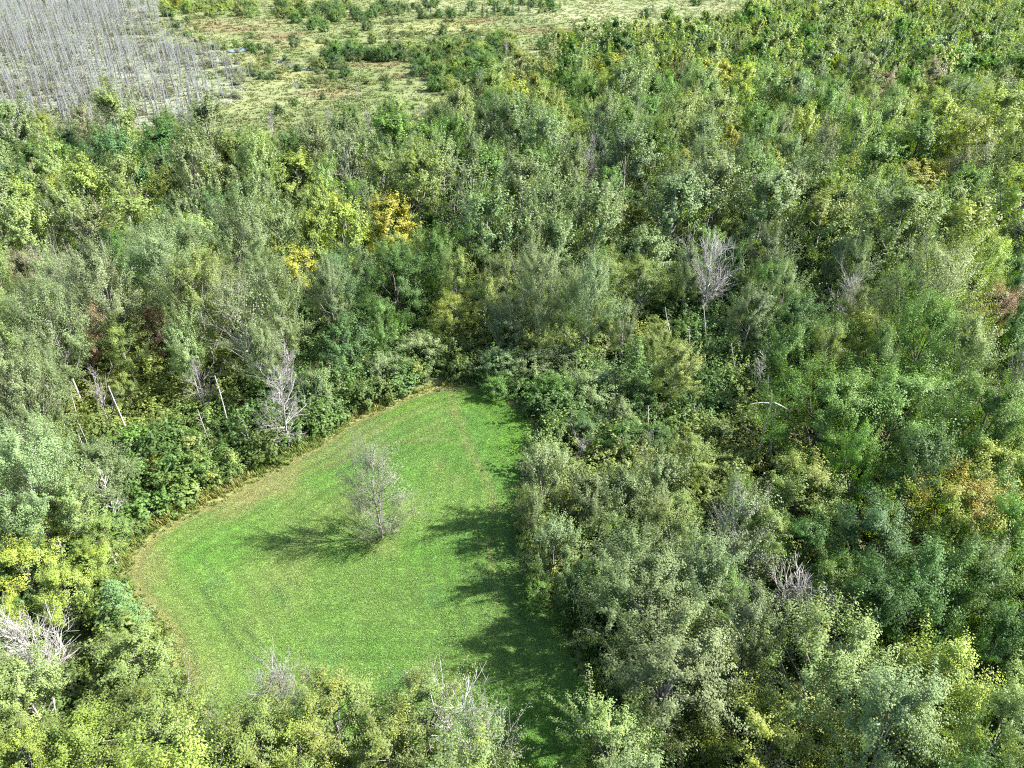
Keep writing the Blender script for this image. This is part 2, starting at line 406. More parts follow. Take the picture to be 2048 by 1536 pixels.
def make_dead_spruce(seed, lod=0):
    rng = np.random.default_rng(seed * 19 + 2)
    H = 13.0
    line = trunk_line(rng, H, 0.006)
    tv, tq = tube_arrays(line[None], (0.175 * (1 - np.linspace(0, 1, 9) * 0.72))[None], 5)
    n = 46
    t = rng.uniform(0.18, 0.99, n); az = rng.uniform(0, 6.283, n)
    L = (0.35 + 1.15 * (1 - t) ** 0.7) * rng.uniform(0.3, 1.15, n)
    e = R(1) * rng.normal(-12, 14, n)
    d = np.stack([np.cos(az) * np.cos(e), np.sin(az) * np.cos(e), np.sin(e)], 1)
    L1 = grow(rng, on_line(line, t), d, L, 4, -0.15, 0.04)
    parts = [tube_arrays(L1, np.linspace(1, 0.5, 4)[None] * np.full((n, 1), 0.032), 3)]
    L2, _ = sub(rng, L1, 2, 0.3, 0.95, 0.7, 0.5, 3, -0.1, 0.04)
    parts.append(tube_arrays(L2, np.full((len(L2), 3), 0.022), 3))
    bv, bq = join_arrays(parts)
    if lod:
        V, Q = join_arrays([(tv, tq), (bv, bq)])
        return mesh_quads('distant_dead_spruce', V, Q, [M['silver_wood' if seed % 4 else 'dark_wood']])
    return (mesh_quads('dead_spruce_trunk', tv, tq, [M['silver_wood' if seed % 3 else 'dark_wood']], smooth=True), mesh_quads('dead_spruce_branches', bv, bq, [M['silver_wood']]))
def make_tuft(seed, n, h, spread, w, lean=0.5):
    """a tuft of grass or weeds: bent blades"""
    rng = np.random.default_rng(seed * 41 + 9)
    az = rng.uniform(0, 6.283, n); r = spread * np.sqrt(rng.uniform(0, 1, n))
    base = np.stack([r * np.cos(az * 3.7), r * np.sin(az * 3.7), np.full(n, -0.02)], 1)
    hh = h * rng.uniform(0.55, 1.15, n); ln = lean * rng.uniform(0.3, 1.2, n)
    o = np.stack([np.cos(az), np.sin(az), np.zeros(n)], 1); sd_ = np.stack([-np.sin(az), np.cos(az), np.zeros(n)], 1) * w * 0.5
    up = np.array([0, 0, 1.0])
    mid = base + o * (hh * ln * 0.35)[:, None] + up * (hh * 0.62)[:, None]
    tip = base + o * (hh * ln)[:, None] + up * hh[:, None]
    V = np.stack([base - sd_ * 0.7, base + sd_ * 0.7, mid + sd_, mid - sd_, tip + sd_ * 0.15, tip - sd_ * 0.15], 1).reshape(-1, 3)
    i = np.arange(n)[:, None] * 6
    Q = np.concatenate([i + [0, 1, 2, 3], i + [3, 2, 4, 5]])
    return mesh_quads('tuft', V, Q, [M['blade']], face=dict(leaf=np.clip(0.5 + rng.normal(0, 0.2, 2 * n), 0, 1)))

# ------------------------------------------------------------------ scene objects
def link_obj(name, data, parent=None, **props):
    o = bpy.data.objects.new(name, data)
    COL.objects.link(o)
    if parent is not None: o.parent = parent
    for k, v in props.items(): o[k] = v
    return o
def scatter(name, meshes, pts, rot, scl, idx, tint, tint_b=None, turned=None, **props):
    """ONE object of kind stuff: copies of a few meshes at many points"""
    c = bpy.data.collections.new(name + '_sources')
    for i, me in enumerate(meshes):
        c.objects.link(bpy.data.objects.new('%s_source_%03d' % (name, i), me))
    n = len(pts)
    me = bpy.data.meshes.new(name)
    me.vertices.add(n); me.vertices.foreach_set('co', np.asarray(pts, np.float32).ravel())
    def vec(k, v, t='FLOAT_VECTOR', f='vector'): me.attributes.new(k, t, 'POINT').data.foreach_set(f, np.ascontiguousarray(v, np.float32).ravel())
    r3 = np.zeros((n, 3)); r3[:, 2] = rot
    vec('rot', r3); vec('scl', scl); vec('tint', tint)
    vec('tint_b', tint if tint_b is None else tint_b)
    me.attributes.new('turned', 'FLOAT', 'POINT').data.foreach_set('value', np.asarray(np.zeros(n) if turned is None else turned, np.float32))
    me.attributes.new('idx', 'INT', 'POINT').data.foreach_set('value', np.asarray(idx, np.int32))
    me.update()
    ng = bpy.data.node_groups.new(name + '_scatter', 'GeometryNodeTree')
    ng.interface.new_socket('Geometry', in_out='INPUT', socket_type='NodeSocketGeometry')
    ng.interface.new_socket('Geometry', in_out='OUTPUT', socket_type='NodeSocketGeometry')
    N, Lk = ng.nodes, ng.links.new
    gi, go = N.new('NodeGroupInput'), N.new('NodeGroupOutput')
    ci = N.new('GeometryNodeCollectionInfo'); ci.inputs['Collection'].default_value = c
    ci.inputs['Separate Children'].default_value = True; ci.inputs['Reset Children'].default_value = True
    ip = N.new('GeometryNodeInstanceOnPoints'); ip.inputs['Pick Instance'].default_value = True
    def named(k, t):
        a = N.new('GeometryNodeInputNamedAttribute'); a.data_type = t; a.inputs['Name'].default_value = k
        return a.outputs[0]
    Lk(gi.outputs[0], ip.inputs['Points']); Lk(ci.outputs[0], ip.inputs['Instance'])
    Lk(named('idx', 'INT'), ip.inputs['Instance Index'])
    e2r = N.new('FunctionNodeEulerToRotation'); Lk(named('rot', 'FLOAT_VECTOR'), e2r.inputs[0]); Lk(e2r.outputs[0], ip.inputs['Rotation'])
    Lk(named('scl', 'FLOAT_VECTOR'), ip.inputs['Scale'])
    Lk(ip.outputs[0], go.inputs[0])
    o = link_obj(name, me, kind='stuff', **props)
    o.modifiers.new('scatter', 'NODES').node_group = ng
    return o

# ------------------------------------------------------------------ the lie of the land
FIELD_PX = [(930, 772), (985, 786), (1035, 822), (1066, 858), (1062, 905), (1040, 960), (1034, 1030), (1042, 1095), (1066, 1155), (1100, 1212), (1132, 1265),
            (1156, 1330), (1180, 1420), (1196, 1536), (1206, 1660), (1050, 1660), (1015, 1530), (900, 1490), (700, 1490), (520, 1480), (400, 1420), (372, 1360), (345, 1275), (300, 1215),
            (262, 1170), (262, 1128), (300, 1080), (380, 1030), (470, 986), (560, 930), (640, 889), (700, 849), (780, 812), (850, 784)]
FIELD = smooth_line([at(*p) for p in FIELD_PX], True, 5)
SEEN_FIELD = [(930, 772), (985, 786), (1035, 822), (1066, 858), (1050, 905), (1020, 960), (1020, 1030), (1025, 1095), (1050, 1155), (1080, 1212), (1100, 1265),
              (1120, 1330), (1140, 1420), (1160, 1500), (1100, 1536), (1040, 1530), (1030, 1480), (990, 1430), (900, 1360), (800, 1400), (700, 1350), (560, 1350), (400, 1385), (385, 1300), (350, 1230), (310, 1160),
              (270, 1128), (310, 1080), (380, 1035), (470, 992), (560, 936), (640, 895), (700, 855), (780, 818), (850, 788)]
# far edge of the wood, where it meets the marsh (crown tops stand about 11 m above these points)
MARSH_EDGE_PX = [(-500, 300), (0, 285), (150, 262), (330, 262), (520, 275), (700, 250), (800, 222), (900, 200), (985, 150), (1040, 115), (1130, 85), (1250, 66), (1400, 44), (1500, 20), (1600, 2), (1700, -12)]
MARSH_EDGE = [at(x, y, 14) for x, y in MARSH_EDGE_PX]
MARSH = np.array(MARSH_EDGE + [np.array([1500, 1500]), np.array([-1500, 1500]), np.array([-1500, MARSH_EDGE[0][1]])])
def lie(x, y):
    return 0.35 * (noise(x, y, 26, 3, 2) - 0.5) + 0.10 * (noise(x, y, 6, 5, 2) - 0.5)
DEAD_PX = [(-60, 30), (-60, 300), (120, 275), (250, 268), (330, 240), (400, 225), (470, 205), (492, 180), (478, 128), (420, 105), (330, 90), (310, 55), (320, 20), (330, -8), (-60, -8)]
DEAD = [at(x, y, 0) for x, y in DEAD_PX]

# mown field colours (albedo)
LEFT_EDGE = [at(*p) for p in [(400, 1420), (345, 1275), (300, 1215), (262, 1170), (262, 1128), (300, 1080), (380, 1030), (470, 986), (560, 930), (640, 889), (700, 849), (780, 812), (850, 784), (930, 772)]]
STRIP = smooth_line([at(*p) for p in [(903, 775), (908, 815), (925, 860), (948, 915), (975, 965), (988, 1020)]], False, 5)
SWATH1 = smooth_line([at(*p) for p in [(700, 900), (780, 845), (860, 815), (905, 822)]], False, 5)
SWATH2 = smooth_line([at(*p) for p in [(660, 930), (760, 890), (880, 880), (930, 890)]], False, 5)
TRACK = smooth_line([at(*p) for p in [(420, 1180), (440, 1220), (480, 1270), (540, 1320)]], False, 5)
LINE2 = smooth_line([at(*p) for p in [(975, 1080), (985, 1140), (995, 1210)]], False, 4)
BRIGHT = smooth_line([at(*p) for p in [(790, 815), (850, 790), (930, 785), (1000, 812), (1050, 860), (1030, 890)]], False, 5)
DRY_SPOTS = [(*at(x, y), r, a) for x, y, r, a in [(540, 960, 5, 0.8), (480, 1005, 4, 0.6), (850, 860, 5, 0.45), (880, 935, 2, 0.55), (915, 960, 2.4, 0.45), (690, 1010, 6, 0.5), (760, 1085, 3, 0.6), (590, 1000, 5, 0.35), (820, 1010, 3.5, 0.35), (300, 1140, 4, 0.5), (600, 1120, 5, 0.35)]]
CLOVER = [(*at(x, y), r) for x, y, r in [(780, 1360, 2.2), (560, 1190, 1.5), (650, 1310, 3), (925, 1080, 1.6), (430, 1165, 2), (975, 1165, 1.6), (870, 1200, 2)]]
def field_color(x, y):
    n1, n2, n3 = noise(x, y, 9, 1), noise(x, y, 2.6, 2), noise(x, y, 22, 9, 2)
    c = mixc((0.074, 0.168, 0.022), (0.108, 0.192, 0.036), sstep(0.3, 0.7, n1))
    c = mixc(c, (0.130, 0.175, 0.046), 0.35 * sstep(0.52, 0.75, noise(x, y, 13, 91)))
    c = mixc(c, (0.052, 0.118, 0.020), 0.45 * sstep(0.5, 0.75, n3))
    dl = dist_line(LEFT_EDGE, x, y)
    dry = 0.75 * sstep(1.3, 0.1, dl + 1.1 * (n2 - 0.5)) + 0.30 * sstep(6, 1.5, dl + 3 * (n1 - 0.5))
    for lin, w, a in ((STRIP, 1.2, 0.38), (SWATH1, 1.2, 0.3), (SWATH2, 1.2, 0.28), (LINE2, 0.3, 0.4)):
        dry = dry + a * sstep(w, 0.1, dist_line(lin, x, y) + 0.7 * (n2 - 0.5))
    for sx, sy, r, a in DRY_SPOTS:
        dry = dry + 0.6 * a * sstep(1.0, 0.2, np.hypot(x - sx, (y - sy) * 0.9) / r + 0.9 * (n2 - 0.5))
    c = mixc(c, (0.180, 0.178, 0.064), np.clip(dry, 0, 0.9))
    c = mixc(c, (0.078, 0.175, 0.012), 0.8 * sstep(5.0, 1.0, dist_line(BRIGHT, x, y)) * (1 - np.clip(dry, 0, 1)))
    c = mixc(c, (0.04, 0.085, 0.02), 0.55 * sstep(0.5, 0.1, np.abs(dist_line(TRACK, x, y) - 0.6) + 0.5 * (n2 - 0.5)))
    for sx, sy, r in CLOVER:
        c = mixc(c, (0.066, 0.155, 0.040), 0.35 * sstep(1.0, 0.3, np.hypot(x - sx, y - sy) / r + 0.8 * (n2 - 0.5)))
    de = dist_line(FIELD, x, y, True)
    sw = np.sin(de * 2 * np.pi / 1.9 + 1.5 * n1)
    return c * (1 + 0.13 * sw * sstep(24, 8, de) * (0.3 + 0.9 * noise(x, y, 11, 93)) + 0.20 * (noise(x, y, 5, 94) - 0.5) + 0.10 * (noise(x, y, 1.7, 95) - 0.5))[..., None]

# marsh colours (albedo)
def patch(px, py, wx, wy):
    a, b = at(px - wx, py), at(px + wx, py)
    c, d = at(px, py + wy), at(px, py - wy)
    return ((a + b) / 2, (b[0] - a[0]) / 2, abs(d[1] - c[1]) / 2)
RUST = [patch(*p) for p in [(470, 60, 70, 9), (420, 50, 50, 6), (660, 183, 55, 14), (560, 72, 60, 8), (760, 130, 60, 10), (1090, 62, 80, 9), (820, 150, 50, 10), (960, 40, 60, 6), (700, 30, 80, 5)]]
YELLOW = [patch(*p) for p in [(520, 118, 50, 14), (590, 150, 55, 12), (590, 3, 70, 5), (400, 75, 60, 10), (880, 55, 130, 12), (620, 90, 60, 9)]]
OLIVE = [patch(*p) for p in [(620, 245, 140, 22), (530, 150, 45, 20), (700, 110, 60, 8), (950, 170, 60, 22), (860, 110, 80, 14), (460, 240, 70, 16)]]
PALE = [patch(*p) for p in [(1200, 25, 170, 22), (1350, 15, 120, 10), (950, 15, 140, 6)]]
def blob(ps, x, y, n):
    m = np.zeros(np.shape(x))
    for c, rx, ry in ps:
        m = np.maximum(m, sstep(1.25, 0.45, np.hypot((x - c[0]) / rx, (y - c[1]) / ry) + 1.1 * (n - 0.5)))
    return m
STREAM = smooth_line([at(*p) for p in [(340, 38), (362, 47), (356, 58), (372, 68), (392, 84), (430, 96), (462, 100), (500, 104), (520, 110), (560, 124), (610, 138), (660, 150), (700, 160)]], False, 5)
def marsh_color(x, y):
    n1, n2, n3 = noise(x, y, 28, 21), noise(x, y, 7, 22), noise(x, y * 0.45, 60, 23)
    c = mixc((0.130, 0.165, 0.055), (0.185, 0.205, 0.085), sstep(0.3, 0.7, n1))
    c = mixc(c, (0.10, 0.135, 0.04), 0.7 * sstep(0.5, 0.72, n3))
    c = mixc(c, (0.135, 0.115, 0.05), 0.4 * sstep(0.6, 0.75, noise(x, y * 0.5, 35, 29)))
    c = mixc(c, (0.11, 0.13, 0.045), 0.75 * blob(OLIVE, x, y, n2))
    c = mixc(c, (0.225, 0.235, 0.085), 0.75 * blob(YELLOW, x, y, n2))
    c = mixc(c, (0.225, 0.245, 0.125), 0.7 * blob(PALE, x, y, n2))
    c = mixc(c, (0.150, 0.110, 0.048), 0.62 * blob(RUST, x, y, n2))
    dd = inside(DEAD, x, y)
    c = np.where(dd[..., None], mixc(c, (0.215, 0.23, 0.165), 0.35 + 0.5 * sstep(0.4, 0.65, n1)), c)
    ds = dist_line(STREAM, x, y)
    c = mixc(c, (0.05, 0.045, 0.03), 0.85 * sstep(3.2, 1.4, ds + 1.2 * (n2 - 0.5)))
    return 0.74 * c * (0.78 + 0.44 * n2)[..., None]

def ground_material(name, fine, bump):
    m, nt, bsdf, link = new_mat(name)
    c = attr(nt, 'col').outputs['Color']
    n = noise_n(nt, fine, 5, rough=0.7)
    sc = nt.nodes.new('ShaderNodeVectorMath'); sc.operation = 'SCALE'
    link(c, sc.inputs[0]); link(math_n(nt, 'MULTIPLY_ADD', n, 1.5, 0.25), sc.inputs['Scale'])
    link(sc.outputs[0], bsdf.inputs['Base Color'])
    bsdf.inputs['Roughness'].default_value = 0.9; bsdf.inputs['Specular IOR Level'].default_value = 0.2
    b = nt.nodes.new('ShaderNodeBump'); b.inputs['Strength'].default_value = bump; b.inputs['Distance'].default_value = 0.3
    link(n, b.inputs['Height']); link(b.outputs[0], bsdf.inputs['Normal'])
    return m
def grid_mesh(name, xs, ys, zf, cf, mat, keep=None):
    X, Y = np.meshgrid(xs, ys)
    x, y = X.ravel(), Y.ravel()
    V = np.stack([x, y, zf(x, y)], 1)
    nx, ny = len(xs), len(ys)
    i = (np.arange(ny - 1)[:, None] * nx + np.arange(nx - 1)[None]).ravel()
    Q = np.stack([i, i + 1, i + nx + 1, i + nx], 1)
    if keep is not None:
        Q = Q[keep(x[Q].mean(1), y[Q].mean(1))]
        used, inv = np.unique(Q, return_inverse=True)
        V, Q = V[used], inv.reshape(-1, 4)
    return mesh_quads(name, V, Q, [mat], smooth=True, point_color=cf(V[:, 0], V[:, 1]))
def wood_floor_color(x, y):
    n = noise(x, y, 5, 31)
    c = mixc((0.040, 0.060, 0.020), (0.070, 0.075, 0.032), sstep(0.35, 0.7, n))
    d = dist_line(FIELD, x, y, True)
    c = mixc(c, (0.17, 0.18, 0.06), 0.8 * sstep(4.5, 1.0, d))
    far = dist_line(MARSH_EDGE, x, y)
    return mixc(c, (0.11, 0.13, 0.045), 0.7 * sstep(14, 3, far))
ext = [-2900, -2000, -1300, -900]
gx = np.r_[ext, np.linspace(-700, -160, 40), np.linspace(-150, 150, 180), np.linspace(160, 700, 40), [900, 1300, 2000, 2900]]
gy = np.r_[[-2900, -1800, -900, -400, -200, -80], np.linspace(-30, 230, 170), np.linspace(236, 800, 60), [900, 1100, 1400, 2000, 2900]]
link_obj('forest_floor', grid_mesh('forest_floor', gx, gy, lambda x, y: lie(x, y) - 0.06, wood_floor_color, ground_material('floor_litter', 3.0, 0.6)), kind='structure')
def field_keep(x, y): return inside(FIELD, x, y)
fx0, fx1, fy0, fy1 = FIELD[:, 0].min(), FIELD[:, 0].max(), FIELD[:, 1].min(), FIELD[:, 1].max()
link_obj('mown_field', grid_mesh('mown_field', np.arange(fx0 - 1, fx1 + 1, 0.4), np.arange(fy0 - 1, fy1 + 1, 0.4), lambda x, y: lie(x, y) + 0.004, field_color,
         ground_material('mown_grass', 9.0, 0.5), field_keep), kind='structure')
link_obj('marsh', grid_mesh('marsh', np.arange(-640, 900, 3.0), np.arange(205, 1150, 3.0), lambda x, y: lie(x, y) + 0.02, marsh_color, ground_material('marsh_sedge', 1.1, 0.9),
         lambda x, y: inside(MARSH, x, y)), kind='structure')
# water
wm, nt, bsdf, link = new_mat('pond_water')
bsdf.inputs['Base Color'].default_value = (0.03, 0.04, 0.045, 1); bsdf.inputs['Roughness'].default_value = 0.06
b = nt.nodes.new('ShaderNodeBump'); b.inputs['Strength'].default_value = 0.12; link(noise_n(nt, 1.5, 3), b.inputs['Height']); link(b.outputs[0], bsdf.inputs['Normal'])
def ribbon(line, width):
    T = np.gradient(line, axis=0); T = unit(T); nrm = np.stack([-T[:, 1], T[:, 0]], 1)
    w = width[:, None] if not np.isscalar(width) else width
    a, b_ = line + nrm * w / 2, line - nrm * w / 2
    V = np.concatenate([np.c_[a, lie(a[:, 0], a[:, 1]) + 0.11], np.c_[b_, lie(b_[:, 0], b_[:, 1]) + 0.11]])
    n = len(line); i = np.arange(n - 1)
    return V, np.stack([i, i + n, i + n + 1, i + 1], 1)
sv, sq = ribbon(STREAM, 0.8 + 0.5 * np.sin(np.arange(len(STREAM)) * 0.9))
link_obj('stream_water', mesh_quads('stream_water', sv, sq, [wm]), kind='structure')
pc = at(474, 102)
pl = smooth_line([pc + np.array(p) for p in [(-5.2, -1.5), (-2.5, -6.0), (2, -6.4), (5.0, -2), (6.2, 3), (3.5, 8), (-1, 6), (-4.5, 3.5)]], True, 5)
n_ = len(pl)
pv = np.concatenate([np.c_[pl, np.full(n_, 0.26)], np.c_[pc[0] + (pl[:, 0] - pc[0]) * 0.3, pc[1] + (pl[:, 1] - pc[1]) * 0.3, np.full(n_, 0.26)], [[*pc, 0.26]]])
i_ = np.arange(n_); j_ = (i_ + 1) % n_
pq = np.concatenate([np.stack([i_, j_, j_ + n_, i_ + n_], 1)])
h_ = np.arange(0, n_, 2)
pq = np.concatenate([pq, np.stack([np.full(len(h_), 2 * n_), n_ + h_, n_ + (h_ + 1) % n_, n_ + (h_ + 2) % n_], 1)])
link_obj('pond_water', mesh_quads('pond_water', pv, pq, [wm]), kind='structure')
POND = np.array(pc)

# ------------------------------------------------------------------ the trees: kinds, colours, places
TINT = dict(
    grey=((0.134, 0.182, 0.078), 'grey-green'), mid=((0.088, 0.162, 0.036), 'mid-green'), dark=((0.054, 0.110, 0.026), 'dark green'),
    pale=((0.172, 0.238, 0.080), 'pale green'), yel=((0.192, 0.250, 0.055), 'yellow-green'), gold=((0.251, 0.250, 0.043), 'golden'),
    olive=((0.140, 0.190, 0.054), 'olive'), red=((0.175, 0.120, 0.080), 'red-brown'), tan=((0.205, 0.190, 0.129), 'pinkish tan'),
    orange=((0.191, 0.235, 0.040), 'orange-tipped'), bright=((0.113, 0.205, 0.040), 'bright green'), mauve=((0.158, 0.175, 0.123), 'grey-brown'),
    teal=((0.072, 0.124, 0.046), 'blue-green'), larch=((0.107, 0.205, 0.069), 'light green'),
)
TURN = dict(grey=(0.144, 0.185, 0.078), mid=(0.126, 0.190, 0.040), dark=(0.070, 0.130, 0.034), pale=(0.205, 0.250, 0.078), yel=(0.228, 0.265, 0.045), gold=(0.200, 0.250, 0.045), olive=(0.177, 0.210, 0.050),
            red=(0.112, 0.150, 0.056), tan=(0.140, 0.185, 0.073), orange=(0.25, 0.205, 0.040), bright=(0.140, 0.225, 0.040), mauve=(0.121, 0.170, 0.067), teal=(0.074, 0.135, 0.056), larch=(0.116, 0.210, 0.073))
TURNED = dict(grey=0.18, mid=0.16, dark=0.12, pale=0.25, yel=0.3, gold=0.3, olive=0.35, red=0.25, tan=0.35, orange=0.52, bright=0.15, mauve=0.45, teal=0.1, larch=0.2)
NOUN = dict(aspen='aspen', birch='birch', maple='maple', ash='ash', poplar='poplar', willow='willow shrub', sapling='sapling', thin='half-bare tree')
NAME = dict(aspen='aspen_tree', birch='birch_tree', maple='maple_tree', ash='ash_tree', poplar='poplar_tree', willow='willow_shrub', sapling='sapling_tree', thin='half_bare_tree', larch='larch_tree', spruce='spruce_tree')
GROUP = dict(aspen='aspens of the wood', birch='birches of the wood', maple='maples of the wood', ash='ashes of the wood', poplar='poplars of the wood', willow='willow shrubs',
             sapling='young trees under the snags', thin='half-bare trees', larch='larches', spruce='spruces')
PROTO = {}
def proto(sp, var, lod):
    k = (sp, var, lod)
    if k not in PROTO:
        PROTO[k] = make_conifer(var, sp, lod) if sp in ('larch', 'spruce') else make_tree(sp, var + 11 * list(SPECIES).index(sp), lod)
    return PROTO[k]
NVAR = dict(aspen=4, birch=3, maple=3, ash=3, poplar=2, willow=3, big_birch=1, big_poplar=1, sapling=4, thin=3, larch=2, spruce=3)
def dims(sp):
    if sp == 'larch': return 12.0, 2.6
    if sp == 'spruce': return 9.0, 1.7
    return SPECIES[sp]['H'], SPECIES[sp]['Rc']
TREES = []        # dicts: sp, x, y, sx, sz, rot, col, label
def add_tree(sp, x, y, sx, sz, col, label=None, named=False):
    TREES.append(dict(sp=sp, x=float(x), y=float(y), sx=sx, sz=sz, col=col, label=label, named=named))
def add_seen(cx, cy, w, sp, col, label=None, hs=None):
    """a tree of the photograph from its crown's middle and width"""
    H, Rc = dims(sp)
    sz = 1.0
    for _ in range(3):
        p = at(cx, cy, H * sz * 0.6)
        dep = pix(p[0], p[1], H * sz * 0.6)[2]
        sx = float(np.clip(w * dep / FPX / (2 * Rc), 0.4, 1.7))
        sz = hs if hs else float(np.clip(0.68 + 0.50 * sx, 0.75, 1.45))
    add_tree(sp, p[0], p[1], sx, sz, col, label, True)

